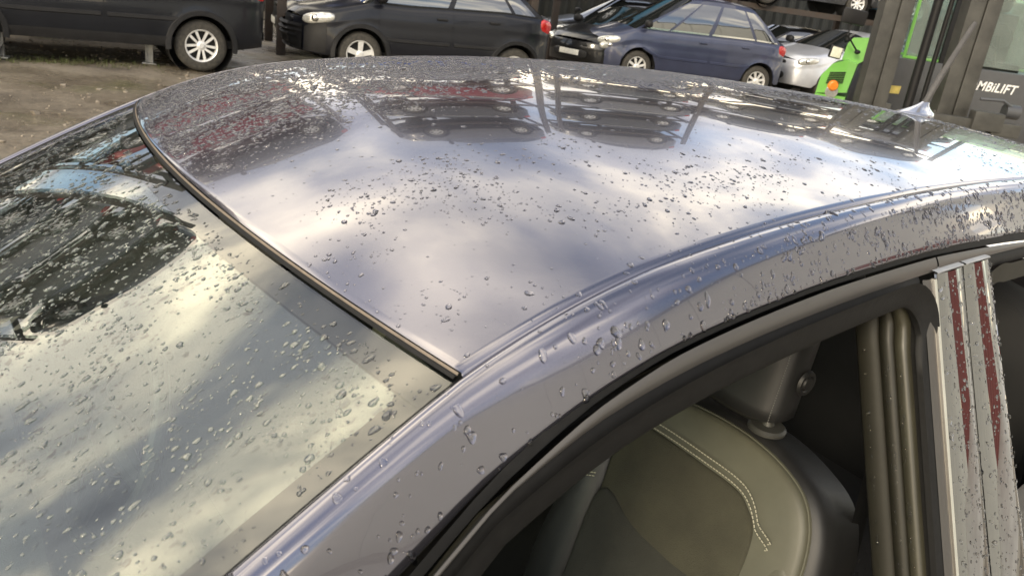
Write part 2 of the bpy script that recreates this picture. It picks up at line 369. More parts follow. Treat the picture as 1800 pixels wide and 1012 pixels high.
# near and far side: door frames, doors
def SY(x, z): return float(WC(x)) + 0.065 + .46*max(0.0, float(ZC(x)) - .07 - z)
def ZB(x): return float(np.interp(x, [-1.75, -.85, 0, 1.4, 2.2, 2.75], [-.62, -.56, -.52, -.48, -.42, -.40]))
XB = [(.680, .695), (.765, .787)]
def strip_dz(x): return float(np.interp(x, [-.9, -.1, 0, .1, 2.6], [-.215, -.103, -.084, -.078, -.088]))
def seal_dz(x): return float(np.interp(x, [-.9, -.1, 0, .1, .62, 2.6], [-.245, -.137, -.116, -.110, -.108, -.125]))
def side_strip(side, x0, x1, fa, fb, n, bulge=0.0, inset=0.0, rows_=5):
    P = []
    for x in np.linspace(x0, x1, n):
        za, zb = float(ZC(x))+fa(x), float(ZC(x))+fb(x); row = []
        for k in np.linspace(0, 1, rows_):
            z = za+(zb-za)*k; off = np.interp(z-float(ZC(x)), [-.215, -.11, -.08, -.056], [SY(x, z)-float(WC(x)), .079, .0665, .055])
            row.append((x, side*(float(WC(x))+off - inset + bulge*(1-(2*k-1)**2)), z))
        P.append(row)
    return MB().grid(P)
def belt_y(x): return SY(x, ZB(x)) if -.2 < x < 1.45 else float(np.interp(x, [-1.75, -1.5, -.85, -.2, 1.45, 2, 2.75], [.60, .70, .755, .757, .667, .64, .56]))
LV = [(0, 0), (-.012, .018), (-.04, .055), (-.09, .105), (-.2, .135), (-.36, .155), (-.55, .150), (-.72, .125), (-.80, .09)]
AR = [(-1.02, .345), (1.78, .345)]
def body_row(x, side, zoff=0.0):
    tp = 1 - .10*max(0, (-1.3-x)/.45)**2 - .10*max(0, (x-2.3)/.45)**2
    zb = ZB(x); by = belt_y(x); zlow = -1.40+.22
    for xc, r_ in AR:
        if abs(x-xc) < r_: zlow = max(zlow, -1.08+math.sqrt(r_*r_-(x-xc)**2))
    row = []
    for dz, o in LV:
        z = zb+dz
        if z < zlow: z = zlow + (z-zb+.8)*0.02
        row.append((x, side*((by+o)*tp+zoff), z))
    return row
def body_patch(x0, x1, side, zoff=0.0, n=24):
    xs_ = sorted(set(list(np.linspace(x0, x1, n)) + [xc+s_*r_ for xc, r_ in AR for s_ in (-.999, .999) if x0 < xc+s_*r_ < x1]))
    return MB().grid([body_row(x, side, zoff) for x in xs_])
for side in (-1, 1):
    obj('fender', body_patch(-1.75, -.655, side, 0, 50), P_hero, hero, angle=50)
    obj('quarter_panel', body_patch(1.505, 2.75, side, 0, 50), P_hero, hero, angle=50)
    sill = MB(); sill.grid([[(x, side*.80, -1.27), (x, side*.86, -1.22), (x, side*.85, -1.185)] for x in np.linspace(-.65, 1.43, 12)]); obj('sill', sill, P_hero, hero)
    # front door
    fd = obj('front_door', body_patch(-.65, .758, side, .001), P_hero, hero, angle=50)
    if side > 0:
        obj('front_window', MB().grid([[(x, side*(SY(x, z)-.012), z) for z in np.linspace(float(ZC(x))+seal_dz(x)+.01, max(-.52, -.52) if x > -.5 else -.52, 8)] for x in np.linspace(-.55, .66, 24)]), MATS['tinted_side_glass'], fd, angle=180)
    obj('window_trim', side_strip(side, -.5, .700, lambda x: gap_dz(x)-.007, strip_dz, 50, .0015), satin, fd)
    obj('door_gap', side_strip(side, -.86, 1.70, lambda x: gap_dz(x)+.002, lambda x: gap_dz(x)-.009, 80, 0, .010), rubber, fd)
    obj('window_seal', side_strip(side, -.5, .655, strip_dz, seal_dz, 50, .003, .004), rubber, fd)
    # the opening of the front window: a rubber channel and rounded door-frame beads turning inwards
    path = []
    for x in np.linspace(-.45, .600, 36): path.append((x, float(ZC(x))+seal_dz(x), 0.0))
    zt = path[-1][1]
    for a in np.linspace(0.15, 1, 8):
        th = a*math.pi/2; path.append((.600+.042*math.sin(th), zt-.042*(1-math.cos(th)), a))
    for z in np.linspace(zt-.06, -.44, 16): path.append((0.642-.10*(zt-z), z, 1.0))
    def sweep(prof):
        P = []
        for i, (x, z, _) in enumerate(path):
            x0_, z0_, _ = path[max(0, i-1)]; x1_, z1_, _ = path[min(len(path)-1, i+1)]
            dx, dz = x1_-x0_, z1_-z0_; q = math.hypot(dx, dz); nx, nz = -dz/q, dx/q      # outward in the side plane
            row = []
            for a, bb in prof: row.append((x+nx*a, side*(SY(x, z)-bb), z+nz*a))
            P.append(row)
        return MB().grid(P)
    obj('window_channel', sweep([(.034, -.001), (.020, .002), (.006, .0015), (0, .004), (-.001, .012), (.010, .016), (.010, .026)]), rubber, fd, angle=60)
    obj('door_frame', sweep([(.010, .024), (.001, .026), (-.001, .032), (.0, .041), (.005, .0435)]), mat('lit_door_paint', (.040, .038, .026), .45, .0, .1, .1, var=.2, vscale=14), fd, angle=60)  # same door paint made paler, sunlight on the outer edge put into its colour
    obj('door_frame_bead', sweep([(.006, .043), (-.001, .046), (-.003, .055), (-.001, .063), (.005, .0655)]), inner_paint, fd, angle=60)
    pt = sweep([(.009, .064), (.001, .068), (-.002, .082), (.0, .096), (.010, .105), (.05, .115)])
    obj('pillar_trim', pt, mat('dark_grey_door_lining', (0.022, 0.021, 0.016), 0.55, spec=0.25, var=0.15, vscale=14), fd, angle=60)
    mb = MB()
    for bb in (.0445, .0665): mb.add(*[(q.v, q.f) for q in [sweep([(.014, bb-.0025), (.006, bb), (.014, bb+.0025)])]][0])
    obj('frame_groove', mb, rubber, fd)
    def pillar_panel(xa, xb, name, par, bot=-.56):
        P = []
        for k in np.linspace(0, 1, 18):
            row = []
            for u in np.linspace(0, 1, 9):
                xt = xa[0]+(xb[0]-xa[0])*u; xl = xa[1]+(xb[1]-xa[1])*u
                z = (float(ZC(xt))-.079)*(1-k) + bot*k; x = xt+(xl-xt)*k
                e = min(u, 1-u, .12)/.12; bz = .010*4*k*(1-k)
                row.append((x, side*(SY(x, z)+.0045*e**.5+.0035*(4*u*(1-u))+.001+bz*0), z))
            P.append(row)
        return obj(name, MB().grid(P), pillar_gloss, par, angle=50)
    pillar_panel((.6835, .630), (.7600, .733), 'pillar_cover', fd)
    # top edge of the pillar covers, a pale bevel
    rd = obj('rear_door', body_patch(.764, 1.50, side, .001), P_hero, hero, angle=50)
    pillar_panel((.7655, .737), (.8440, .866), 'pillar_cover', rd)
    for par, xa, xb in ((fd, .684, .7595), (rd, .766, .8435)):
        mb = MB(); mb.grid([[(x, side*(SY(x, float(ZC(x))-.079)+o), float(ZC(x))-.079+dz) for o, dz in ((.0058, -.0008), (.0058, .0004), (.004, .0013), (-.006, .0013))] for x in np.linspace(xa, xb, 8)])
        obj('cover_edge', mb, galv, par)
    mb = MB()
    for k in range(1): mb.grid([[(x+ (.66-.642)*0, side*(SY(x, z)+o), z) for x, o in ((.6765+-.052*q, .0), (.6765+-.052*q, .004), (.6815+-.052*q, .005), (.6830+-.052*q, .001))] for q, z in [(c, (float(ZC(.68))-.085)*(1-c)-.56*c) for c in np.linspace(0, 1, 14)]])
    obj('pillar_molding', mb, chrome, fd)
    mb = MB(); mb.grid([[(x, side*(SY(x, z)+o), z) for x, o in ((.655+-.052*q, -.001), (.662+-.052*q, .0015), (.671+-.052*q, .002), (.677+-.052*q, .001))] for q, z in [(c, (float(ZC(.68))-.085)*(1-c)-.56*c) for c in np.linspace(0, 1, 14)]])
    obj('pillar_lip', mb, satin, fd)
    obj('window_trim', side_strip(side, .704, 1.62, lambda x: gap_dz(x)-.007, strip_dz, 40, .0015), satin, rd)
    obj('window_seal', side_strip(side, .848, 1.60, strip_dz, lambda x: seal_dz(x)+.012, 40, .002, .004), rubber, rd)
    # rear side window: glass, then a grey inner frame
    P = []; P2 = []
    for x in np.linspace(.846, 1.58, 24):
        zt_ = float(ZC(x))+seal_dz(x)+.014; zb_ = ZB(x) if x < 1.45 else ZB(1.45)+(zt_-ZB(1.45))*(x-1.45)/.14
        zt_ = min(zt_, -.305+.02*(x-.95)); zb_ = min(zb_, zt_-.002)
        P.append([(x, side*(SY(x, z)-.010), z) for z in np.linspace(zt_, zb_, 10)])
    obj('rear_window', MB().grid(P), MATS['tinted_side_glass'], rd, angle=180)
    P = []
    for a in np.linspace(0, 1, 12):
        th = a*math.pi/2
        P.append([(.905-(.035+g_)*math.sin(th)+ .0, side*(SY(.9, -.03)-.012), -.070+(.035+g_)*math.cos(th)*1.0) for g_ in (0, .03)])
    for z in np.linspace(-.08, -.40, 8): P.append([(.870+.045*(-.07-z), side*(SY(.88, z)-.012), z), (.840+.045*(-.07-z), side*(SY(.88, z)-.012), z)])
    P0 = [[(x, side*(SY(x, float(ZC(x))-.12)-.012), float(ZC(x))+d) for d in (-.128, -.098)] for x in np.linspace(1.55, .93, 14)]
    obj('inner_frame', MB().grid(P0+P), mat('dark_grey_door_lining', (0,0,0)), rd)
    mb = MB(); mb.grid([[(x, side*(belt_y(x)+o), ZB(x)+dz) for o, dz in ((-.012, .004), (-.002, .012), (.006, .010), (.010, .001), (.012, -.006))] for x in np.linspace(.895, 1.50, 20)]); obj('belt_molding', mb, chrome, rd)
    mb = MB(); mb.grid([[(x, side*(belt_y(x)+o), ZB(x)+dz) for o, dz in ((-.012, .004), (-.002, .012), (.006, .010), (.010, .001), (.012, -.006))] for x in np.linspace(-.62, .755, 30)]); obj('belt_molding', mb, chrome if side < 0 else rubber, fd)
    for par, x in ((fd, .55), (rd, 1.30)):
        mb = MB(); mb.box((x, side*(belt_y(x)+.135), ZB(x)-.13), (.20, .03, .028), bev=.01); obj('handle', mb, P_hero, par)
    lining = MB(); lining.grid([[(x, side*(belt_y(x)-o), z_) for o, z_ in ((.02, ZB(x)), (.045, ZB(x)+.006), (.085, ZB(x)-.01), (.10, ZB(x)-.08), (.09, ZB(x)-.5), (.03, -1.2))] for x in np.linspace(-.62, 1.5, 24)])
    obj('door_lining', lining, plastic, fd)
    mirror = MB(); mirror.ellipsoid((-.42, side*.93, -.34), (.07, .12, .075), pw=.75); mirror.tube([(-.42, side*.75, -.42), (-.42, side*.84, -.38)], .02); obj('door_mirror', mirror, P_hero, fd)
    # wheels
    for xc, _ in AR:
        wb = MB().lathe([(.20, .11), (.29, .11), (.32, .095), (.328, .06), (.328, -.06), (.32, -.095), (.29, -.11), (.20, -.11)], (xc, side*.78, -1.08), 40); wh = obj('wheel', wb, tyre_mat, hero)
        rim = MB().lathe([(.03, .08), (.06, .085), (.07, .06), (.19, .05), (.205, .09), (.21, .10), (.205, -.1)], (0, 0, 0), 40)
        if side < 0: rim.v = [(a, -b_, c) for a, b_, c in rim.v]
        rim.v = [(a+xc, b_+side*.78, c-1.08) for a, b_, c in rim.v]; obj('rim', rim, alloy, wh)
        wl = MB().lathe([(.36, .02), (.36, -.30), (.0, -.30)], (0, 0, 0), 30); wl.v = [(a+xc, side*(.82+b_), c-1.08) for a, b_, c in wl.v]; obj('wheel_well', wl, well, hero)
# bonnet, nose, tail, boot, rear glass, floor
P = []
for x in np.linspace(-1.76, -.74, 24):
    row = []; by = belt_y(x)*(1 - .10*max(0, (-1.3-x)/.45)**2)
    for s in np.linspace(-1, 1, 25):
        bul = (-.20*(1-s*s)*(1-(x+1.76)/1.02) - .22*(1-s*s)*((x+1.76)/1.02))
        row.append((x+bul, s*by, ZB(x)+.002+.055*(1-abs(s)**2.4)+.012*math.exp(-((abs(s)-.6)/.08)**2)))
    P.append(row)
obj('bonnet', MB().grid(P), P_hero, hero, angle=60)
P = []
for k, z in enumerate(np.linspace(-.60, -1.2, 14)):
    u = k/13; row = []
    for s in np.linspace(-1, 1, 21):
        row.append((-1.75-(.20+.10*math.sin(u*3))*(1-s*s), s*(.54+.13*math.sin(min(1, u*1.4)*math.pi/2)), z))
    P.append(row)
nose = obj('front_bumper', MB().grid(P), P_hero, hero)
gr = MB(); gr.ellipsoid((-1.99, 0, -.83), (.03, .40, .11), pw=.6); obj('grille', gr, plastic, nose)
for s in (-1, 1): hl = MB(); hl.ellipsoid((-1.72, s*.55, -.68), (.13, .13, .055), pw=.8); obj('headlight', hl, lamp_glass, hero)
P = []
for k, z in enumerate(np.linspace(-.33, -1.2, 14)):
    u = k/13; P.append([(2.75+(.06+.10*math.sin(u*3))*(1-s*s), s*(.50+.15*math.sin(min(1, u*1.4)*math.pi/2)), z) for s in np.linspace(-1, 1, 21)])
obj('rear_bumper', MB().grid(P), P_hero, hero)
for s in (-1, 1): hl = MB(); hl.ellipsoid((2.72, s*.50, -.48), (.10, .14, .06), pw=.8); obj('tail_light', hl, red_lens, hero)
rw = []
for k in np.linspace(0, 1, 16):
    x = X_END+.012+(2.38-X_END)*k
    rw.append([(x + .0817*(1-s*s)*(1+.6*k), s*(float(WC(x))-.004+.02*k), float(ZC(x))-.004+float(CR(X_END))*(1-s*s)*(1-.2*k)) for s in np.linspace(-1, 1, 25)])
obj('rear_windscreen', MB().grid(rw), MATS['tinted_side_glass'], hero, angle=180)
P = []
for x in np.linspace(2.40, 2.80, 10): P.append([(x+.06*(1-s*s), s*belt_y(x)*(1 - .10*max(0, (x-2.3)/.45)**2), ZB(x)+.03*(1-s*s)) for s in np.linspace(-1, 1, 17)])
obj('boot_lid', MB().grid(P), P_hero, hero)
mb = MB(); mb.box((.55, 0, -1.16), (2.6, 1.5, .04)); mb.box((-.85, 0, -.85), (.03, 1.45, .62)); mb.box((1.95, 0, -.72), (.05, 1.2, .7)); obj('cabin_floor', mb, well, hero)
hl_ = MB().grid([[roofP(X, S)-np.array([0, 0, .03+.03*abs(S)**3]) for S in np.linspace(-.97, .97, 17)] for X in np.linspace(.03, X_END, 16)])
obj('headlining', hl_, mat('dark_headlining', (0.035, 0.035, 0.036), 0.95, bump=.3, bscale=300, var=.1), hero)
# dashboard and steering wheel
P = []
for y in np.linspace(-.66, .66, 23):
    cow = .16*math.exp(-((y-.36)/.24)**4)*.5
    P.append([(-.98+.10*(y/.66)**2, y, -.52), (-.80, y, -.535), (-.60, y, -.545), (-.42, y, -.55+cow*.6), (-.32, y, -.555+cow), (-.27, y, -.60+cow*.6), (-.30, y, -.70), (-.36, y, -.85), (-.5, y, -1.05)])
obj('dashboard', MB().grid(P), dash_mat, hero, angle=50)
mb = MB(); cen = Vector((-.12, .36, -.60)); ax = Matrix.Rotation(R(-66), 3, 'Y')
mb.tube([cen + ax @ Vector((.185*math.cos(a), .185*math.sin(a), 0)) for a in np.linspace(0, 2*math.pi, 37)], .016, 10, cap=False)
for a in (0.1, 3.04, -1.57): mb.tube([cen, cen + ax @ Vector((.18*math.sin(a), .18*math.cos(a), 0))], [.03, .014], 8)
mb.ellipsoid(tuple(cen), (.04, .075, .06), M=None); mb.tube([cen, cen+Vector((-.25, 0, -.10))], .03, 10)
obj('steering_wheel', mb, leather, hero)
mb = MB(); mb.ellipsoid((-.07, 0, -.035), (.02, .11, .035), pw=.7); mb.tube([(-.07, 0, -.03), (-.10, 0, .0)], .008); obj('rear_view_mirror', mb, plastic, hero)

# ---- front seat seen through the open window (seat frame: u towards the door, v up the backrest, w backwards)
A22 = math.tan(R(22))
def seat_pt(y, z, back=0.0):                     # back: behind the front face, measured along the face normal
    x = .62 + (-.40 - z)*-A22
    return np.array([x+back*math.cos(R(22)), y, z-back*math.sin(R(22))*-1*-1])
def smooth_poly(pts, n=4):                       # Catmull-Rom through 2D points, closed
    out = []; k = len(pts)
    for i in range(k):
        p0, p1, p2, p3 = [np.array(pts[(i+j-1) % k], float) for j in range(4)]
        for t_ in np.linspace(0, 1, n, endpoint=False):
            out.append(tuple(.5*((2*p1)+(-p0+p2)*t_+(2*p0-5*p1+4*p2-p3)*t_*t_+(-p0+3*p1-3*p2+p3)*t_**3)))
    return out
def cushion(poly, th, bulge, back0, name, material, par, side_mat=None):
    """padded panel: outline in (y,z) of the seat face, rolled edge, domed front"""
    c = np.mean(poly, 0); P = []
    for k, (sc, bk) in enumerate(((1.0, th), (1.0, .35*th), (.985, .12*th), (.955, .03*th), (.90, -.15*bulge), (.75, -.5*bulge), (.5, -.85*bulge), (.25, -bulge), (0.0, -bulge))):
        P.append([seat_pt(*(c+(np.array(q)-c)*sc), back0+bk) for q in poly])
    return obj(name, MB().grid(P, closed_v=True), material, par, angle=70)
def make_seat(side, detailed):
    yo = lambda y: y if side < 0 else -y
    back = smooth_poly([(-.245, -.335), (-.32, -.318), (-.43, -.312), (-.52, -.328), (-.585, -.36), (-.622, -.43), (-.640, -.56), (-.645, -.72), (-.60, -.90), (-.20, -.90), (-.125, -.72), (-.13, -.56), (-.155, -.44), (-.195, -.365)], 5)
    back = [(yo(y), z) for y, z in back]
    st = cushion(back, .11, .010, .012, 'front_seat', leather, hero)
    # bright yoke and bolsters of the face, then the suede panel
    face = smooth_poly([(-.25, -.35), (-.33, -.334), (-.43, -.330), (-.515, -.344), (-.568, -.375), (-.598, -.44), (-.612, -.56), (-.615, -.72), (-.58, -.88), (-.22, -.88), (-.15, -.72), (-.155, -.56), (-.175, -.45), (-.21, -.38)], 5)
    face = [(yo(y), z) for y, z in face]
    cushion(face, .03, .012, -.004, 'seat_face', leather_face, st)
    pan = [(yo(y), z) for y, z in smooth_poly([(-.222, -.425), (-.25, -.405), (-.30, -.400), (-.40, -.399), (-.462, -.401), (-.492, -.413), (-.518, -.438), (-.530, -.50), (-.535, -.62), (-.52, -.85), (-.27, -.85), (-.245, -.60)], 5)]
    cushion(pan, .02, .010, -.018, 'backrest_panel', suede, st)
    low = [(yo(y), z) for y, z in smooth_poly([(-.243, -.53), (-.33, -.538), (-.42, -.542), (-.48, -.546), (-.518, -.56), (-.522, -.70), (-.51, -.84), (-.28, -.84), (-.252, -.68)], 5)]
    cushion(low, .016, .004, -.0285, 'backrest_panel', suede_dark, st)
    bol = [(yo(y), z) for y, z in smooth_poly([(-.212, -.435), (-.232, -.50), (-.252, -.62), (-.26, -.84), (-.20, -.84), (-.155, -.70), (-.160, -.55), (-.180, -.475), (-.195, -.445)], 5)]
    cushion(bol, .03, .018, -.014, 'side_bolster', leather, st)
    bol2 = [(yo(y), z) for y, z in smooth_poly([(-.540, -.49), (-.570, -.445), (-.598, -.475), (-.611, -.57), (-.612, -.72), (-.59, -.86), (-.54, -.86), (-.545, -.62)], 5)]
    cushion(bol2, .03, .006, -.006, 'side_bolster', leather_face, st)
    if detailed:
        mb = MB(); q = [(yo(y), z) for y, z in [(-.205, -.425), (-.238, -.396), (-.29, -.386), (-.40, -.384), (-.466, -.386), (-.498, -.398), (-.522, -.421), (-.532, -.438)]]
        q2 = smooth_poly(q, 6)[:-6]; L_ = [0]
        for a, c in zip(q2, q2[1:]): L_.append(L_[-1]+math.dist(a, c))
        for rowo in (0, .0095):
            for d in np.arange(0, L_[-1], .0062):
                y = np.interp(d, L_, [p[0] for p in q2]); z = np.interp(d, L_, [p[1] for p in q2])-rowo
                p = seat_pt(y, z, -.0205); p1 = seat_pt(np.interp(d+.004, L_, [p_[0] for p_ in q2]), np.interp(d+.004, L_, [p_[1] for p_ in q2])-rowo, -.0205)
                mb.tube([p, p1], .0010, 5)
        obj('stitching', mb, thread, st, kind='stuff')
        mb = MB()
        for rowo in (0, .006):
            for d in np.arange(0, .075, .0062):
                y0 = -.15-d; mb.tube([seat_pt(yo(y0), -.545-rowo+.45*d, -.036), seat_pt(yo(y0-.004), -.545-rowo+.45*(d+.004), -.036)], .0009, 5)
        obj('stitching', mb, thread, st, kind='stuff')
        mb = MB(); pipe = smooth_poly(face, 1); mb.tube([seat_pt(y, z, .010) for y, z in face+[face[0]]], .0032, 6, cap=False); obj('piping', mb, leather_face, st)
    # headrest
    yc = yo(-.357); hr = MB(); rows_ = []
    for k in range(15):
        v = k/14; z = -.297 + .25*v
        wd = .124*(1-.10*v)*(1-max(0, (v-.75)/.25)**2*.35)*(1-max(0, (.07-v)/.07)**2*.30); dp = .048*(1-max(0, (v-.8)/.2)**2*.6)*(1-max(0, (.07-v)/.07)**2*.45)
        cx = .662 + .05*v; row = []
        for j in range(28):
            a = 2*math.pi*j/28; ca, sa = math.cos(a), math.sin(a)
            row.append((cx+math.copysign(abs(ca)**.6, ca)*dp, yc+math.copysign(abs(sa)**.55, sa)*wd, z))
        rows_.append(row)
    hr.grid(rows_, closed_v=True); o0 = len(hr.v); hr.f.append(tuple(range(0, 28))); hr.f.append(tuple(range(o0-28, o0))[::-1])
    hd_ = obj('headrest', hr, leather, st, angle=70)
    bt = MB().lathe([(.0, .006), (.010, .006), (.0115, .002), (.014, .0045), (.019, .0045), (.021, .0)], (0, 0, 0), 24)
    sgn = -1 if side < 0 else 1
    bt.v = [(a+.688, yc+sgn*(.1225+b_), c-.219) for a, b_, c in bt.v]; obj('button', bt, leather, hd_)
    if detailed:
        mb = MB()
        for k in np.linspace(0.09, .95, 56):
            z = -.297+.25*k; mb.tube([(.662+.05*k-.044, yc+sgn*.1195*(1-.1*k), z), (.662+.05*k-.0435, yc+sgn*.1195*(1-.1*k), z+.0022)], .0008, 4)
        obj('stitching', mb, mat('grey_thread', (.12, .12, .11), .7), hd_, kind='stuff')
    for dy in (-.09, .09):
        mb = MB().lathe([(.0, .012), (.008, .012), (.010, .005), (.026, .004), (.030, 0), (.030, -.004)], (.672, yc+dy, -.310), 24, 'z'); obj('headrest_collar', mb, mat('grey_collar_plastic', (.045, .045, .040), .4, var=.1), st)
        mb = MB(); mb.tube([(.672, yc+dy, -.32), (.676, yc+dy, -.26)], .006, 10); obj('headrest_post', mb, chrome, st)
    cu = MB(); rows_ = []
    for x in np.linspace(.02, .50, 14):
        rows_.append([(x, yo(-.40)+s*.26, -.86+.05*s*s+.06*math.exp(-((x-.05)/.1)**2)-.12*(abs(s) > .98)-.10*(x < .03)) for s in np.linspace(-1, 1, 19)])
    cu.grid(rows_); obj('seat_cushion', cu, suede_dark, st)
make_seat(-1, True); make_seat(1, False)
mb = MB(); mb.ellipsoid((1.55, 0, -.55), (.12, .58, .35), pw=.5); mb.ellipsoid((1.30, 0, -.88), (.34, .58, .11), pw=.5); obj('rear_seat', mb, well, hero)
mb = MB(); mb.grid([[(-.02+.10*k+w_, -.60+.02*k, -.20-.62*k) for w_ in (0, .035)] for k in np.linspace(0, 1, 8)]); obj('front_trim_strip', mb, inner_paint, hero)
mb = MB(); mb.grid([[(.735+w_-.02*k, -.565-.05*k, -.05-.6*k) for w_ in (0, .045)] for k in np.linspace(0, 1, 10)]); obj('seat_belt', mb, rubber, hero)
# far side inner frame so the cabin reads through the glass
# ---- roof aerial
ap = roofP(1.70, .10); ab = MB()
rows_ = []
for k, (h, lx, wy, ox) in enumerate(((-.014, .066, .036, 0), (.003, .069, .039, 0), (.008, .067, .037, .001), (.013, .055, .027, .008), (.019, .040, .018, .017), (.026, .024, .012, .028), (.033, .013, .009, .036), (.036, .008, .007, .038), (.036, .0, .0, .038))):
    rows_.append([(ap[0]+ox+lx*math.cos(a)*(1.0 if math.cos(a) > 0 else 1.0), ap[1]+wy*math.sin(a), ap[2]+h) for a in np.linspace(0, 2*math.pi, 24, endpoint=False)])
ab.grid(rows_, closed_v=True); aer = obj('roof_aerial', ab, mat('aerial_base_gloss', (.30, .31, .36), .12, .6, 1.0, .02, var=.1, vscale=60), hero, angle=180)
mb = MB(); mb.tube([(ap[0]+.036, ap[1], ap[2]+.032), (ap[0]+.07, ap[1], ap[2]+.095), (ap[0]+.155, ap[1], ap[2]+.225), (ap[0]+.165, ap[1], ap[2]+.238)], [.0085, .008, .0065, .005], 12); obj('rod', mb, mat('grey_aerial_rubber', (.055, .052, .05), .5, var=.2, vscale=60), aer)
mb = MB(); mb.grid([[(ap[0]+q*math.cos(a)*.066, ap[1]+q*math.sin(a)*.039, ap[2]-.001) for a in np.linspace(0, 2*math.pi, 25)] for q in (.9, 1.06)]); obj('gasket', mb, rubber, aer)

# ------------------------------------------------------------------ raindrops
def make_drops(name, samples, label, par_props):
    """samples: list of (point, normal, flow direction, radius)"""
    V = []; Fc = []; o = 0
    for P_, n_, fl, r_ in samples:
        n_ = n_/np.linalg.norm(n_); u = fl - n_*(fl @ n_); u /= np.linalg.norm(u); v = np.cross(n_, u)
        big = r_ > .0016; K = 14 if big else 8; rings = ((1.0, -.05), (.94, .16), (.78, .43), (.55, .72), (.28, .93)) if big else ((1.0, -.05), (.82, .38), (.45, .82))
        el = 1+abs(RNG.normal(0, .35)); ph = RNG.uniform(0, 6.28, 3); am = RNG.uniform(0, .13, 2)*(1 if big else .6); hh = r_*RNG.uniform(.30, .46)*(1.45 if n_[2] < .75 else 1)
        th = np.arange(K)*2*math.pi/K; rad = r_*(1+am[0]*np.cos(2*th+ph[0])+am[1]*np.cos(3*th+ph[1])); rad *= 1+.25*np.clip(np.cos(th), 0, 1)*(el-1)
        for q, h in rings:
            V.append(P_[None] + np.outer(rad*q*np.cos(th)*el, u) + np.outer(rad*q*np.sin(th), v) + n_[None]*hh*h)
        V.append((P_+n_*hh)[None]); nr = len(rings)
        for i in range(nr-1):
            for k in range(K): Fc.append((o+i*K+k, o+i*K+(k+1) % K, o+(i+1)*K+(k+1) % K, o+(i+1)*K+k))
        for k in range(K): Fc.append((o+(nr-1)*K+k, o+(nr-1)*K+(k+1) % K, o+nr*K))
        o += nr*K+1
    V = np.concatenate(V)
    me = bpy.data.meshes.new(name); me.from_pydata([tuple(p) for p in (HR @ V.T).T + HT], [], Fc); me.materials.append(water); me.shade_smooth()
    ob = bpy.data.objects.new(name, me); COL.objects.link(ob); tag(ob, label, None, None, 'stuff'); return ob
# smooth value noise for patchy wetting
_tab = RNG.random((64, 64))
def vnoise(x, y):
    xi, yi = int(math.floor(x)), int(math.floor(y)); fx, fy = x-xi, y-yi; fx = fx*fx*(3-2*fx); fy = fy*fy*(3-2*fy)
    a = _tab[xi % 64, yi % 64]*(1-fx)+_tab[(xi+1) % 64, yi % 64]*fx; c = _tab[xi % 64, (yi+1) % 64]*(1-fx)+_tab[(xi+1) % 64, (yi+1) % 64]*fx
    return a*(1-fy)+c*fy
def fnum(f, a, b_): 
    e = 1e-3; P_ = f(a, b_); n = np.cross(f(a+e, b_)-P_, f(a, b_+e)-P_); n /= np.linalg.norm(n); return P_, n*(1 if n[2] > 0 else -1)
def radius(lo=.0008, med=.0016, hi=.0042): return float(np.clip(RNG.lognormal(math.log(med), .52), lo, hi))
S_ = []
n_try = 130000
for i in range(n_try):
    X, S = RNG.uniform(.006, 1.72), RNG.uniform(-.985, .985); y = S*.55
    far = np.clip((y+.02+.14*vnoise(X*4, 3))/.22, 0, 1)                       # the far half is beaded all over
    nz = vnoise(X*7+11, y*7+5)*.6+vnoise(X*17, y*17+9)*.4
    near = (.36 if X < .22 and y > -.42 else .10) * np.clip((nz-.40)/.22, 0, 1)  # patches elsewhere
    near = max(near, 0.35*np.clip(1-abs(y+.44)/.07, 0, 1)*np.clip((nz-.42)/.2, 0, 1)*(X < .6))
    if RNG.random() > max(far*(.80+.20*np.clip((nz-.3)/.3, 0, 1)), near, .02): continue
    P_, n = fnum(roofP, X, S); fl = np.array([-.35, .4 if y > -.2 else -.5, 0])+RNG.normal(0, .25, 3)
    S_.append((P_, n, fl, radius(.0005, .0014 if far > .5 else .0010, .0034)))
make_drops('raindrops', S_, 'raindrops beaded over the roof of the grey saloon car', None)
S_ = []
for i in range(15000):
    a, s = RNG.uniform(.02, .62), RNG.uniform(-.985, .985); nz = vnoise(a*16+3, s*9)*.5+vnoise(a*40, s*22)*.5
    far = np.clip((s+.5)/.5, 0, 1)
    if RNG.random() > .25+.75*np.clip((nz-.35)/.25, 0, 1)*(.6+.4*far): continue
    P_, n = fnum(wsP, a, s); S_.append((P_+n*.0002, n, np.array([-1, 0.25*s, -.5])+RNG.normal(0, .25, 3), radius(.0005, .0014 if far > .5 else .0011, .0036)))
make_drops('raindrops', S_, 'raindrops spread over the windscreen of the grey saloon car', None)
sect = np.array(SECT)
def railP(x, q):
    k = gap_dz(x)/-.056; o = np.interp(q, np.arange(len(sect)), sect[:, 0]); dz = np.interp(q, np.arange(len(sect)), sect[:, 1])
    return np.array([x, -(float(WC(x))+o), float(ZC(x)) + (-.004+(dz+.004)*k if dz <= -.004 else dz)])
def railN(x, q):
    e = 1e-2; n = np.cross(railP(x+e, q)-railP(x-e, q), railP(x, q+.05)-railP(x, q-.05)); n /= np.linalg.norm(n); return n*(1 if n[1] < 0 else -1)
S_ = []
for i in range(6500):
    x, q = RNG.uniform(-.25, 1.4), RNG.uniform(2.0, 12.2); nz = vnoise(x*14, q*.8+7)
    dens = (.16+.55*np.clip((x-.05)/.7, 0, 1))*(.35+.65*np.clip((nz-.3)/.3, 0, 1))*(.35 if q < 5 else 1)
    if RNG.random() > dens: continue
    S_.append((railP(x, q), railN(x, q), np.array([.1, -.3, -1.0])+RNG.normal(0, .2, 3), radius(.0006, .0014 if x > .3 else .0017, .0046)))
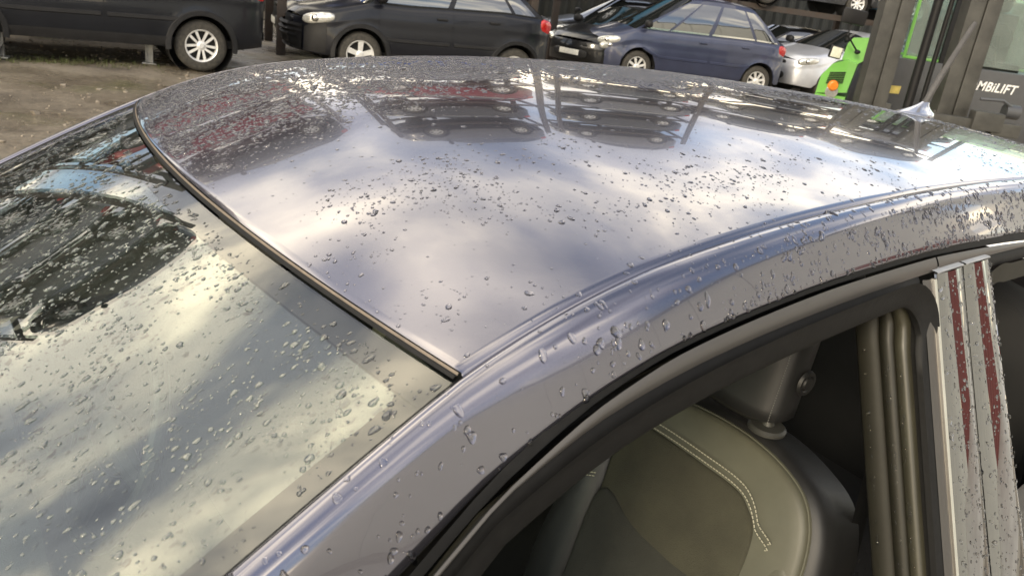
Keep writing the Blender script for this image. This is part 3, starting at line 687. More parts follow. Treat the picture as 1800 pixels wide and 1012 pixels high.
for xa, xb in (((.6835, .630), (.7600, .733)), ((.7655, .737), (.8440, .866))):
    for i in range(520):
        u, k = RNG.uniform(.05, .95), RNG.uniform(.01, .95); xt = xa[0]+(xb[0]-xa[0])*u; xl = xa[1]+(xb[1]-xa[1])*u
        z = (float(ZC(xt))-.079)*(1-k)-.56*k; x = xt+(xl-xt)*k
        S_.append((np.array([x, -(SY(x, z)+.0055+.0035*4*u*(1-u)), z]), np.array([0, -1, .35]), np.array([.1, -.3, -1.0])+RNG.normal(0, .2, 3), radius(.0006, .0012, .0026)))
for i in range(130):
    z = RNG.uniform(-.42, -.10); x = 0.642-.10*(-.02-z)
    bb = random.choice((.033, .036, .05, .056, .085)); S_.append((np.array([x-.004, -(SY(x, z)-bb), z]), np.array([-1, -.2, .1]), np.array([0, -.2, -1.0])+RNG.normal(0, .2, 3), radius(.0007, .0013, .0024)))
for i in range(45):
    z = RNG.uniform(-.55, -.38); P_ = seat_pt(-.645, z, RNG.uniform(.02, .10)); S_.append((P_, np.array([0, -1, .1]), np.array([0, 0, -1.0]), radius(.0007, .0014, .0026)))
make_drops('raindrops', S_, 'raindrops clinging to the side rail and door pillar of the saloon', None)

# ------------------------------------------------------------------ parked and stacked scrap cars
def make_wheel(par, xc, yc, side, r, kind, steel=False):
    k = r/.32
    wb = MB().lathe([(.19*k, .09), (.27*k, .10), (.305*k, .085), (.32*k, .055), (.32*k, -.055), (.305*k, -.085), (.27*k, -.10), (.19*k, -.09)], (xc, yc, r), 32)
    wh = obj('wheel', wb, tyre_mat, par, angle=50)
    rm = MB(); s = side
    rm.lathe([(.205*k, .0), (.205*k, s*.088), (.198*k, s*.098), (.188*k, s*.092), (.180*k, s*.070), (.178*k, s*.02)], (xc, yc, r), 32)
    n, wd = {'five_double': (5, .017), 'five': (5, .040), 'eight': (8, .026), 'six': (6, .034)}[kind]
    for i in range(n):
        for off in ((-.30, .30) if kind == 'five_double' else (0,)):
            a0 = 2*math.pi*i/n+.3+off*.75; a1 = 2*math.pi*i/n+.3+off*1.25
            d0, d1 = Vector((math.cos(a0), 0, math.sin(a0))), Vector((math.cos(a1), 0, math.sin(a1))); t0 = Vector((-d0.z, 0, d0.x)); t1 = Vector((-d1.z, 0, d1.x))
            c = Vector((xc, yc, r)); f = Vector((0, s, 0))
            p = [c+d0*.045*k+t0*wd*k*.8+f*.075, c+d1*.192*k+t1*wd*k+f*.088, c+d1*.192*k-t1*wd*k+f*.088, c+d0*.045*k-t0*wd*k*.8+f*.075]
            rm.prism(p, f*0, -f*.022)
    rm.lathe([(.0, s*.088), (.03*k, s*.088), (.035*k, s*.082), (.062*k, s*.074), (.066*k, s*.05)], (xc, yc, r), 20)
    obj('rim', rm, alloy, wh, angle=40)
    hb = MB().lathe([(.0, s*.03), (.178*k, s*.03), (.19*k, s*.0)], (xc, yc, r), 24); obj('brake_disc', hb, well, wh)
def make_car(name, label, body, L_=4.1, wb=2.6, front=.82, Hh=1.55, Wd=1.74, hood=.78, cowl=1.0, cowl_x=.95, roof_f=1.85, roof_r=3.2, glass_r=3.95, rwheel=.325, wheel='five',
             wheels=(1, 1, 1, 1), group='scrapped cars parked in the yard', detail=True, lamp=lamp_glass, nose_off=False, three_win=False, cladding=None, sill=.24, belt_rear=1.04, simple=False):
    root = thing(name, label, 'car', group=group); hw = Wd/2; xf, xr = front, front+wb; ra = rwheel+.065
    zbelt = lambda x: float(np.interp(x, [0, .12, cowl_x, cowl_x+.6, L_*.8, L_], [hood-.12, hood-.03, cowl-.02, cowl-.02, belt_rear, belt_rear-.02]))
    def taper(x): return 1 - .24*max(0, (.55-x)/.55)**2.4 - .16*max(0, (x-(L_-.5))/.5)**2.4
    lev = [(0, .955), (.12, .985), (.32, 1.0), (.52, 1.0), (.66, .985), (.80, .972), (.92, .955), (.97, .935), (1.0, .905)]
    def side_pt(x, v, sd, off=0.0):
        zlow = sill + .02*max(0, (.4-x)/.4) + .06*max(0, (x-(L_-.5))/.5)
        for xc in (xf, xr):
            if abs(x-xc) < ra: zlow = max(zlow, rwheel+math.sqrt(max(0, ra*ra-(x-xc)**2)))
        zb = zbelt(x); z = sill+(zb-sill)*v; zz_ = max(z, zlow+(z-sill)*.04)
        yy = hw*taper(x)*np.interp(v, [a for a, _ in lev], [c for _, c in lev])
        dcrease = .012*math.exp(-((v-.74)/.05)**2)
        flare = sum(.022*math.exp(-((math.hypot(x-xc, zz_-rwheel)-ra)/.06)**2) for xc in (xf, xr))
        return (x, sd*(yy+dcrease+flare+off), zz_)
    xs_ = sorted(set([0, L_] + list(np.linspace(0, L_, 30 if simple else 46)) + [xc+ra*math.cos(a) for xc in (xf, xr) for a in np.linspace(0.02, math.pi-.02, 10 if simple else 18)]))
    vs_ = [0, .06, .14, .26, .38, .5, .6, .68, .72, .76, .82, .9, .95, .985, 1.0]
    mb = MB()
    for sd in (-1, 1): mb.grid([[side_pt(x, v, sd) for v in vs_] for x in xs_])
    # nose and tail fascias
    for x0, dr in ((0, -1), (L_, 1)):
        rowsF = []
        for v in vs_:
            a, c = side_pt(x0, v, -1), side_pt(x0, v, 1); bl = (.16 if dr < 0 else .10)*(.75+.5*math.sin(v*2.6))
            if dr > 0 and v > .9: bl *= .8
            rowsF.append([(x0+dr*bl*(1-(2*u-1)**2)**.85, a[1]+(c[1]-a[1])*u, a[2]) for u in np.linspace(0, 1, 15)])
        mb.grid(rowsF)
    if nose_off:
        rowsF = []
        for v in np.linspace(.0, .80, 12):
            a, c = side_pt(0, v, -1), side_pt(0, v, 1); bl = .16*(.75+.5*math.sin(v*2.6))+.012+.05*math.sin(v*19)**2
            rowsF.append([(-bl*(1-(2*u-1)**2)**.85-.012-.02*(k % 3 == 0), (a[1]+(c[1]-a[1])*u)*1.012, a[2]) for k, u in enumerate(np.linspace(0, 1, 15))])
        obj('bumper_support', MB().grid(rowsF), plastic, root, angle=20)
        for sd in (-1, 1):
            P_ = [[side_pt(x, v, sd, .006) for v in np.linspace(.05, .74, 8)] for x in np.linspace(0, .30, 6)]
            obj('bumper_corner', MB().grid(P_), plastic, root, angle=40)
    # bonnet top
    xh = [x for x in xs_ if x <= cowl_x]
    def top_row(x, bulge): 
        a, c = side_pt(x, 1.0, -1), side_pt(x, 1.0, 1)
        return [(x - bulge*(1-(2*u-1)**2)**.85, a[1]+(c[1]-a[1])*u, a[2]+.05*(1-abs(2*u-1)**2.5)+.01*math.exp(-((abs(2*u-1)-.62)/.1)**2)) for u in np.linspace(0, 1, 15)]
    mb.grid([top_row(x, .16*1.02*(1-x/cowl_x)+.12*x/cowl_x) for x in xh])
    mb.grid([top_row(x, -.08) for x in np.linspace(glass_r-.1, L_, 5)])
    bd = obj('body', mb, body, root, angle=40)
    # greenhouse
    def gh(u, v, sd, off=0.0):
        xb = cowl_x + (glass_r-cowl_x)*u; xt = roof_f + (roof_r-roof_f)*u; x = xb+(xt-xb)*v
        zb = zbelt(xb)-.01; zt = Hh-.07 - .05*abs(2*u-1)**2.2 - .03*u; bow = .035*math.sin(v*math.pi)
        y = hw*(.89*taper(min(xb, L_-.2))*(1-v) + .68*v) + bow
        return (x, sd*(y+off), zb+(zt-zb)*v)
    us = np.linspace(0, 1, 22); vv = np.linspace(0, 1, 8); mb = MB()
    for sd in (-1, 1): mb.grid([[gh(u, v, sd) for v in vv] for u in us])
    mb.grid([[(lambda a, c, k: (a[0], a[1]+(c[1]-a[1])*k, a[2]+.075*(1-abs(2*k-1)**2.6)))(gh(u, 1, -1), gh(u, 1, 1), k) for k in np.linspace(0, 1, 15)] for u in us])
    obj('roof', mb, body, root, angle=50)
    def screen(u, dr, name_, off):
        rowsF = []
        for v in np.linspace(0, 1, 7):
            a, c = gh(u, v, -1), gh(u, v, 1); bl = dr*(.16*(1-v)+.09*v)
            rowsF.append([(a[0]+bl*(1-(2*k-1)**2)+dr*off, a[1]+(c[1]-a[1])*k, a[2]+.075*(1-abs(2*k-1)**2.6)*v+.03*(1-v)*(1-abs(2*k-1)**2)) for k in np.linspace(0, 1, 13)])
        return obj(name_, MB().grid(rowsF), car_glass, root, angle=180)
    screen(0, -1, 'windscreen', .0); screen(1, 1, 'rear_screen', .0)
    wins = ((.05, .42), (.455, .80), (.825, .955)) if not three_win else ((.03, .20), (.225, .475), (.51, .80), (.825, .97))
    for sd in (-1, 1):
        for ua, ub in wins:
            P_ = [[gh(ua+(ub-ua)*k, .10+.80*v, sd, .005) for v in np.linspace(0, 1, 6)] for k in np.linspace(0, 1, 8)]
            wn = obj('window', MB().grid(P_), car_glass, root, angle=180)
            if detail and not simple:
                e = MB(); e.grid([[gh(ua-.006+(ub-ua+.012)*k, v, sd, .008) for v in (.055, .08, .10)] for k in np.linspace(0, 1, 8)]); obj('window_trim', e, chrome if three_win else rubber, wn)
    # doors as skins standing 4 mm proud
    d0, d1, d2 = cowl_x+.17, xf+wb*.56, xr-ra*.62
    if not simple:
        for sd in (-1, 1):
            for a, c in ((d0, d1-.006), (d1+.006, d2)):
                P_ = []
                for x in np.linspace(a, c, 12): P_.append([side_pt(x, v, sd, .005) for v in np.linspace(.10, .985, 14)])
                dr_ = obj('door', MB().grid(P_), body, root, angle=40)
                hx = c-.17; hp = side_pt(hx, .84, sd, .022); h_ = MB(); h_.box(hp, (.17, .03, .032), bev=.009); obj('handle', h_, body if not cladding else plastic, dr_)
                if detail:
                    mo = MB(); mo.grid([[(lambda p, o, dz: (p[0], p[1]+sd*o, p[2]+dz))(side_pt(x, .40, sd, .005), o, dz) for o, dz in ((0, .03), (.012, .022), (.014, -.018), (0, -.028))] for x in np.linspace(a+.03, c-.03, 8)]); obj('molding', mo, cladding or body, dr_)
        if cladding:
            for sd in (-1, 1):
                cl = MB()
                for xc in (xf, xr):
                    cl.grid([[(xc+q*math.cos(a), sd*(abs(side_pt(xc+q*math.cos(a)*.98, .3, 1)[1])+o), rwheel+q*math.sin(a)) for q, o in ((ra-.012, .0), (ra-.005, .016), (ra+.05, .016), (ra+.06, .004))] for a in np.linspace(-.15, math.pi+.15, 24)])
                cl.grid([[side_pt(x, v, sd, .012) for v in (0, .05, .13, .15)] for x in np.linspace(xf+ra, xr-ra, 10)])
                obj('cladding', cl, cladding, root)
    # arches, floor
    wl = MB()
    for xc in (xf, xr):
        for sd in (-1, 1):
            q = MB().lathe([(ra+.02, 0), (ra+.02, -.38), (0, -.38)], (0, 0, 0), 20); wl.add([(a+xc, sd*(hw*.93+b_), c+rwheel) for a, b_, c in q.v], q.f)
    wl.box((L_/2, 0, sill+.06), (L_-.5, Wd*.84, .10)); obj('underbody', wl, well, root)
    kk = 0
    for xc in (xf, xr):
        for sd in (-1, 1):
            if wheels[kk]: make_wheel(root, xc, sd*(hw*.955-.095), sd, rwheel, wheel)
            kk += 1
    # lamps, bumper details, mirrors, plates
    for sd in (-1, 1):
        p = side_pt(.20, .84, sd); hl = MB(); hl.ellipsoid((p[0], p[1]-sd*.045, p[2]), (.25, .085, .085), 20, 12, Matrix.Rotation(sd*R(24), 3, 'Z') @ Matrix.Rotation(R(-10), 3, 'Y'), .8)
        lo = obj('headlight', hl, lamp, root); q = MB(); q.ellipsoid((p[0]-.06, p[1]-sd*.0, p[2]-.0), (.06, .06, .055), 14, 8); obj('reflector', q, chrome, lo)
        p = side_pt(L_-.07, .86, sd); tl = MB(); tl.ellipsoid((p[0]-.02, p[1]-sd*.02, p[2]), (.13, .05, .125), 16, 10, Matrix.Rotation(R(16), 3, 'Y') @ Matrix.Rotation(-sd*R(20), 3, 'Z'), .75); obj('tail_light', tl, red_lens, root)
        g_ = gh(.06, .05, sd); mr = MB(); mr.ellipsoid((g_[0]-.02, g_[1]+sd*.13, g_[2]+.10), (.075, .115, .08), 14, 10, pw=.75); mr.tube([(g_[0], g_[1]+sd*.0, g_[2]+.04), (g_[0]-.02, g_[1]+sd*.08, g_[2]+.07)], .022)
        obj('door_mirror', mr, plastic, root)
        fg = MB(); fg.ellipsoid((.035, sd*hw*.60, sill+.16), (.04, .10, .055), 14, 8, pw=.7); obj('fog_lamp', fg, plastic, root)
    gr = MB(); gr.ellipsoid((-.125, 0, hood-.19), (.035, hw*.46, .055), pw=.6); gr.ellipsoid((-.15, 0, sill+.20), (.045, hw*.50, .10), pw=.6); obj('grille', gr, plastic, root)
    pl = MB(); pl.box((-.19, 0, hood-.36), (.02, .50, .11), bev=.004); obj('number_plate', pl, plate_mat, root)
    pl = MB(); pl.box((L_+.115, 0, .72), (.02, .50, .11), bev=.004); obj('number_plate', pl, plate_mat, root)
    bs = MB()
    bs.grid([[(L_+.07*(1-(2*u-1)**2)+.03, hw*.8*(2*u-1), sill+.14+dz) for dz in (0, .07, .12)] for u in np.linspace(0, 1, 11)]); obj('bumper_insert', bs, plastic, root)
    return root
def place(root, front_wheel, axis_deg, wb, front):      # front wheel centre on the ground, car pointing away from axis
    a = R(axis_deg); fx = Vector((math.cos(a), math.sin(a), 0)); root.location = Vector((front_wheel[0], front_wheel[1], 0)) - fx*front - Vector((-math.sin(a), math.cos(a), 0))*-.79; root.rotation_euler = (0, 0, a)
    root.location.z = front_wheel[2] if len(front_wheel) > 2 else 0
    return root
def place_r(root, rear_wheel, axis_deg, wb, front):
    a = R(axis_deg); return place(root, (rear_wheel[0]-math.cos(a)*wb, rear_wheel[1]-math.sin(a)*wb, rear_wheel[2] if len(rear_wheel) > 2 else 0), axis_deg, wb, front)

c1 = make_car('parked_car', 'dark navy car at the left end of the row with a twin spoke wheel', P_navy, 4.35, 2.65, .88, 1.78, 1.84, .92, 1.14, .95, 1.75, 3.55, 4.2, .335, 'five_double', cladding=plastic, sill=.30, belt_rear=1.20)
place_r(c1, (-4.60, 11.25, -.01), 33, 2.65, .88)
c2 = make_car('parked_car', 'blue-black hatchback on five spoke wheels between the navy car and the slate blue one', P_ink, 3.9, 2.5, .82, 1.68, 1.76, .90, 1.10, .90, 1.65, 3.25, 3.80, .335, 'five', cladding=plastic, sill=.28, belt_rear=1.16, nose_off=True)
place(c2, (-2.78, 12.75, 0), 24, 2.5, .82)
c4 = make_car('parked_car', 'slate blue people carrier with silver eight spoke wheels and bright window trim', P_slate, 4.18, 2.75, .86, 1.88, 1.83, .90, 1.10, .70, 1.90, 3.35, 4.08, .325, 'eight', three_win=True, sill=.24, belt_rear=1.12)
place(c4, (1.92, 18.0, 0), 13, 2.75, .86)
c5 = make_car('parked_car', 'silver hatchback with dark bonnet facing out beside the green forklift', P_silver, 4.3, 2.62, .86, 1.62, 1.84, .95, 1.14, 1.0, 1.9, 3.3, 4.1, .34, 'six', sill=.26, belt_rear=1.16)
place(c5, (6.55, 20.0, 0), 30, 2.62, .86)
c3 = make_car('parked_car', 'black car nose out between the blue-black hatchback and the blue people carrier', P_black, 4.2, 2.6, .85, 1.48, 1.76, .80, .98, 1.0, 1.85, 3.3, 4.1, .32, 'six', sill=.22)
place(c3, (1.75, 18.4, 0), 52, 2.6, .85)

# second row on the ground and the racks above: copies of two plain cars in their own colours
protoA = make_car('stacked_car', 'placeholder', P_maroon, 4.1, 2.55, .82, 1.50, 1.72, .80, 1.0, .95, 1.8, 3.3, 4.0, .31, 'six', simple=True, detail=False, group='scrapped cars stacked on the steel racks')
protoB = make_car('stacked_car', 'placeholder', P_maroon, 4.3, 2.65, .86, 1.60, 1.78, .84, 1.03, .85, 1.8, 3.7, 4.25, .32, 'eight', simple=True, detail=False, group='scrapped cars stacked on the steel racks')
names = {P_maroon: 'maroon', P_blue: 'bright blue', P_teal: 'pale teal', P_white: 'white', P_grey: 'mid grey', P_black: 'black', P_red: 'red', P_navy: 'dark navy', P_silver: 'silver', P_slate: 'slate blue', P_bonnet: 'dark grey'}
used = {protoA: 0, protoB: 0}
def put(proto, col, loc, rz, where, name=None, group=None):
    if used[proto] == 0 and col == P_maroon: o = proto; used[proto] = 1
    else: o = copy_tree(proto, None, {P_maroon: col})
    o.location = loc; o.rotation_euler = (0, 0, rz); o['label'] = f'{names[col]} scrap car {where}'
    if name: o.name = name
    if group: o['group'] = group
    return o
LEVELS = [0.02, 1.95, 3.75, 5.55, 7.35, 9.15, 10.95]
rack_words = ['ground level', 'second level', 'third level', 'fourth level', 'fifth level', 'sixth level', 'seventh level']
def rack(which, P0, ang, nlev, cars, pitch=4.55, depth=2.0):
    """bays holding one car each per level, side on to the yard, on posts and beams"""
    a = R(ang); u = Vector((math.cos(a), math.sin(a), 0)); v = Vector((-math.sin(a), math.cos(a), 0)); P0 = Vector((P0[0], P0[1], 0))
    rk = thing('storage_rack', f'rusty steel car rack, {which}', 'rack', tuple(P0), a, 'steel racks holding scrapped cars')
    n = len(nlev)
    for i in range(n+1):
        top = LEVELS[max(nlev[max(0, i-1)], nlev[min(n-1, i)])-1]+.35
        for d in (0, depth):
            mb = MB(); mb.box((i*pitch, d, top/2-.03), (.15, .13, top), bev=.01); obj('post', mb, rust, rk)
        for lv in range(1, max(nlev[max(0, i-1)], nlev[min(n-1, i)])):
            mb = MB(); mb.box((i*pitch, depth/2, LEVELS[lv]-.10), (.10, depth-.14, .12)); obj('crossbeam', mb, rust, rk)
    for i in range(n):
        for lv in range(1, nlev[i]):
            for d in (.35, depth-.35):
                mb = MB(); mb.box(((i+.5)*pitch, d, LEVELS[lv]-.09), (pitch-.16, .10, .14)); obj('beam', mb, rust, rk)
    k = 0
    for i in range(n):
        for lv in range(nlev[i]):
            pr, col = cars[k]; k += 1
            p = P0 + u*(i*pitch+.20+RNG.normal(0, .04)) + v*(depth/2+RNG.normal(0, .05)); p.z = LEVELS[lv]
            where = f'on {rack_words[lv]} of {which}' + (f', {["first", "second", "third"][i]} bay from left' if n > 1 else '')
            put(pr, col, tuple(p), a+RNG.normal(0, .015), where)
A_, B_ = protoA, protoB
rack('rack farthest left', (-16.9, 4.6), 40, (5, 6), [(A_, P_black), (B_, P_grey), (A_, P_navy), (B_, P_slate), (A_, P_bonnet), (B_, P_navy), (A_, P_slate), (B_, P_black), (A_, P_grey), (B_, P_bonnet), (A_, P_black)])
rack('rack behind the navy car', (-9.15, 11.0), 33, (5,), [(B_, P_black), (A_, P_bonnet), (B_, P_maroon), (A_, P_maroon), (B_, P_bonnet)])
rack('rack behind the hatchback', (-4.5, 14.4), 24, (6,), [(A_, P_black), (B_, P_blue), (A_, P_grey), (B_, P_maroon), (A_, P_bonnet), (B_, P_grey)])
rack('rack by the forklift', (.1, 20.4), 18, (7, 5, 5), [(B_, P_black), (A_, P_teal), (B_, P_slate), (A_, P_bonnet), (B_, P_grey), (A_, P_bonnet), (B_, P_grey), (A_, P_black), (B_, P_bonnet), (A_, P_navy), (B_, P_bonnet), (A_, P_black), (B_, P_grey), (A_, P_teal), (B_, P_black), (A_, P_grey), (B_, P_bonnet)])
# yard fence behind everything
fn = thing('metal_fence', 'dark profiled steel fence closing off the back of the yard', 'fence', (0, 0, 0))
fmat = mat('dark_green_grey_cladding', (0.035, 0.038, 0.035), 0.6, 0.1, var=.25, vscale=2)
fp_ = [(-26, 6), (-16, 17), (-8, 24), (2, 29), (14, 34), (30, 38)]
for (xa, ya), (xb, yb) in zip(fp_, fp_[1:]):
    n = int(math.hypot(xb-xa, yb-ya)/2.4); a = math.atan2(yb-ya, xb-xa)
    for i in range(n):
        k = (i+.5)/n; mb = MB(); wdt = math.hypot(xb-xa, yb-ya)/n+.06
        P_ = [[(-wdt/2+wdt*j/24, .03*(1 if (j//2) % 2 else -1), z) for z in (-.1, 3.4)] for j in range(25)]
        mb.grid(P_); o = obj('panel', mb, fmat, fn, smooth=False); q_ = .07*(i % 2); o.location = (xa+(xb-xa)*k-math.sin(a)*q_, ya+(yb-ya)*k+math.cos(a)*q_, 0); o.rotation_euler = (0, 0, a)
ap_ = MB(); ap_.box((11.2, 0, -.02), (11.4, 18, .14), bev=.01); tag(obj('added_concrete_apron', ap_, mat('wet_pale_concrete', (.40, .39, .36), .45, var=.2, vscale=1.2, rvar=.2, bump=.1, bscale=30), angle=40), kind='structure')  # pale slab added to lighten the ground mirrored in the door pillars
# pale warehouse added to the right, out of frame, to be mirrored in the door pillar and the side of the saloon
wh_ = thing('warehouse', 'unseen pale grey steel clad warehouse with a dark red roller door right of the yard', 'building', (17, -9, 0), R(90))
wall_m = mat('pale_grey_cladding', (0.56, 0.575, 0.55), 0.5, var=.08, vscale=1.5)
for i in range(12):
    x0 = -9+i*2.4
    if i in (9, 10): continue
    mb = MB(); mb.box((x0+1.19, 0, 4.7), (2.36, .08, 9.4), bev=.015); obj('wall_panel', mb, wall_m, wh_, smooth=False)
mb = MB(); P_ = [[(x, -.03*(k % 2), z) for x in (12.6, 15.96)] for k, z in enumerate(np.linspace(0, 4.3, 44))]; mb.grid(P_); obj('added_roller_door', mb, mat('dark_red_door', (.16, .02, .018), .5, var=.15, vscale=3), wh_, smooth=False)  # red door added for the red streak mirrored in the door pillars
mb = MB(); mb.box((14.4, 0, 6.86), (4.6, .06, 5.08)); mb.box((12.4, 0, 2.15), (.3, .10, 4.3)); mb.box((16.3, 0, 2.15), (.6, .10, 4.3)); obj('wall_panel', mb, wall_m, wh_, smooth=False)
mb = MB(); mb.box((5.3, -6.5, 9.56), (29.5, 13.2, .3)); obj('roof', mb, fmat, wh_, smooth=False)

# ------------------------------------------------------------------ jack stands
def stand(px, py, D, h, label):
    p = at(px, py, D); s = thing('axle_stand', label, 'stand', (p[0], p[1], -.02), .4, 'steel stands under the navy car')
    mb = MB(); mb.box((0, 0, .012), (.18, .18, .02), bev=.004); obj('base_plate', mb, galv, s)
    mb = MB(); mb.box((0, 0, h/2), (.085, .012, h-.03)); mb.box((-.04, 0, h/2), (.012, .07, h-.03)); mb.box((.04, 0, h/2), (.012, .07, h-.03)); obj('column', mb, galv, s)
    mb = MB(); mb.box((0, 0, h), (.17, .12, .022), bev=.004); obj('top_plate', mb, galv, s)
stand(263, 118, 11.2, .30, 'galvanised steel stand in front of the silver twin spoke wheel')
stand(2, 112, 10.1, .32, 'galvanised steel stand under the sill at the left edge')

# ------------------------------------------------------------------ green forklift
D0 = 10.0
fk = thing('forklift', 'green and grey side loading forklift truck with twin brown masts', 'forklift', tuple(at(1600, 300, D0)*np.array([1, 1, 0])))
fo = np.array(fk.location)
def A(px, py, D): return at(px, py, D)-fo
f_green = paint('lime_green_paint', (0.17, 0.44, 0.085), 0.0); f_grey = mat('charcoal_machine_paint', (0.055, 0.057, 0.062), 0.45, 0.1, .3, .2, var=.15, vscale=4)
mast_m = mat('greasy_mast_steel', (0.050, 0.049, 0.044), 0.6, 0.15, var=.35, vscale=5, rvar=.12, bump=.15, bscale=30)
def column(px0, px1, py, D, name='mast'):
    a, c = A(px0, py, D), A(px1, py, D); cx, wd = (a[0]+c[0])/2, (c[0]-a[0]); y = a[1]
    mb = MB(); t_ = .022
    for x0, x1 in ((cx-wd/2, cx-.012), (cx+.012, cx+wd/2)):
        mb.box(((x0+x1)/2, y, 1.75), (x1-x0, t_, 3.4), bev=.004); mb.box(((x0+x1)/2, y+.20, 1.75), (x1-x0, t_, 3.4), bev=.004)
        mb.box((x0+.012 if x0 < cx-.02 else x1-.012, y+.1, 1.75), (t_, .178, 3.4))
    mb.box((cx, y+.1, 1.75), (.02, .17, 3.38)); return obj(name, mb, mast_m, fk)
m1 = column(1511, 1560, 170, D0); m2 = column(1648, 1702, 190, D0)
a = A(1612, 130, 10.35); mb = MB(); mb.tube([(a[0], a[1], .3), (a[0], a[1], 3.3)], .055, 16); mb.tube([(a[0]+.16, a[1], .3), (a[0]+.16, a[1], 3.3)], .03, 12); obj('lift_cylinder', mb, plastic, fk)
xl, xr = A(1511, 170, D0)[0], A(1702, 190, D0)[0]; yb = A(1511, 170, D0)[1]
mb = MB(); mb.box(((xl+xr)/2, yb+.13, .55), (xr-xl, .10, .16), bev=.01); mb.box(((xl+xr)/2, yb+.13, 3.2), (xr-xl, .10, .16), bev=.01); obj('mast_crossbar', mb, mast_m, fk)
p = A(1742, 207, 9.75); mb = MB(); mb.box((p[0]-.05, p[1], p[2]-.05), (.36, .16, .22), bev=.02); mb.box((p[0]+.20, p[1]+.02, p[2]-.12), (.34, .14, .16), bev=.02); mb.box((p[0]-.5, p[1]+.02, p[2]-.10), (.8, .10, .12), bev=.015); obj('fork_carriage', mb, mast_m, fk)
p = A(1782, 198, 9.9); mb = MB(); mb.tube([p+np.array([-.12, 0, 0]), p+np.array([.05, 0, .0])], .085, 16); mb.tube([p+np.array([-.45, -.02, .10]), p+np.array([-.2, -.06, .12]), p+np.array([-.05, -.04, .05])], .018, 8); obj('hydraulic_motor', mb, f_grey, fk)
for k in (-.32, .32):
    mb = MB(); mb.box(((xl+xr)/2+k, yb-.45, .22), (.12, 1.0, .05), bev=.008); mb.box(((xl+xr)/2+k, yb+.03, .55), (.12, .05, .7), bev=.008); obj('fork', mb, mast_m, fk)
# body panel with the maker's lettering
Db = 10.9
bl, br = A(1560, 120, Db)[0], A(1990, 150, Db)[0]; zt = A(1700, 118, Db)[2]; ybd = A(1700, 118, Db)[1]
mb = MB(); mb.box(((bl+br)/2, ybd+.9, (zt+.35)/2), (br-bl, 1.7, zt-.35), bev=.03); bodyp = obj('chassis', mb, f_grey, fk)
font = bpy.data.curves.new('lettering', 'FONT'); font.body = 'COMBiLIFT'; font.size = .145; font.extrude = .004; font.shear = .25; font.offset = .0025; font.space_character = 1.08
fo_ = bpy.data.objects.new('lettering', font); COL.objects.link(fo_)
dg = bpy.context.evaluated_depsgraph_get(); me = bpy.data.meshes.new_from_object(fo_.evaluated_get(dg)); bpy.data.objects.remove(fo_)
xsx = [v.co.x for v in me.vertices]; x_min, x_max = min(xsx), max(xsx); tgt0, tgt1 = A(1694, 160, Db)[0], A(1798, 158, Db)[0]
me.materials.append(mat('white_lettering', (.75, .75, .74), .5, var=.06)); let = bpy.data.objects.new('lettering', me); COL.objects.link(let); let.parent = fk
sc_ = (tgt1-tgt0)/(x_max-x_min); let.rotation_euler = (R(90), 0, 0); let.scale = (sc_, sc_*1.15, 1); let.location = (tgt0-x_min*sc_, ybd+.048, A(1760, 165, Db)[2])
# cab
Dc = 11.0
zc0, zc1 = A(1650, 108, Dc)[2], 2.55; xc0, xc1 = A(1589, 100, Dc)[0], A(1960, 100, Dc)[0]; yc0 = A(1650, 108, Dc)[1]; xm = A(1712, 118, Dc)[0]
cab = MB()
fr_ = .035
def frame_bars(mb, x0, x1, z0, z1, y, w_=.035):
    mb.box(((x0+x1)/2, y, z0), (x1-x0+w_, w_, w_), bev=.006); mb.box(((x0+x1)/2, y, z1), (x1-x0+w_, w_, w_), bev=.006)
    mb.box((x0, y, (z0+z1)/2), (w_, w_, z1-z0-w_), bev=.006); mb.box((x1, y, (z0+z1)/2), (w_, w_, z1-z0-w_), bev=.006)
frame_bars(cab, xc0, xm-.05, zc0, zc1, yc0); frame_bars(cab, xm, xc1, zc0-.04, zc1, yc0+.005); frame_bars(cab, xc0+.02, xc1, zc0, zc1, yc0+1.4)
cabo = obj('cab_frame', cab, f_green, fk)
fk_glass = emit_free_glass('cab_glass', (0.62, 0.72, 0.68), 1.7, .16, (.42, .47, .45))
for x0, x1, y in ((xc0, xm-.05, yc0+.006), (xm, xc1, yc0+.011), (xc0+.02, xc1, yc0+1.4)):
    mb = MB(); mb.box(((x0+x1)/2, y, (zc0+zc1)/2), (x1-x0-.03, .006, zc1-zc0-.03)); obj('pane', mb, fk_glass, cabo)
mb = MB(); mb.box(((xm+xc0)/2+.02, yc0-.02, 1.75), (.07, .05, 1.6), bev=.01); obj('cab_post', mb, plastic, fk)
mb = MB(); q0, q1 = A(1688, 100, Dc-.06), A(1665, 18, Dc-.06); mb.tube([q0, (q0+q1)/2+np.array([.02, 0, 0]), q1], .010, 8); mb.box(tuple((q0*.35+q1*.65)), (.02, .015, .4), ry=R(-15)); obj('wiper', mb, plastic, fk)
mb = MB(); mb.box((xm+.5, yc0+.75, zc0+.35), (.5, .15, .75), bev=.05); mb.box((xm+.5, yc0+.5, zc0+.02), (.5, .5, .14), bev=.05); mb.ellipsoid((xm+.5, yc0+.78, zc0+.85), (.14, .06, .12), pw=.7); obj('driver_seat', mb, leather, fk)
mb = MB(); c = Vector((xm+.35, yc0+.28, zc0+.42)); mb.tube([c+Vector((.17*math.cos(q), .05*math.sin(q), .16*math.sin(q))) for q in np.linspace(0, 6.283, 25)], .014, 8); mb.tube([c, c+Vector((0, -.1, -.4))], .025, 8); obj('steering_wheel', mb, plastic, fk)
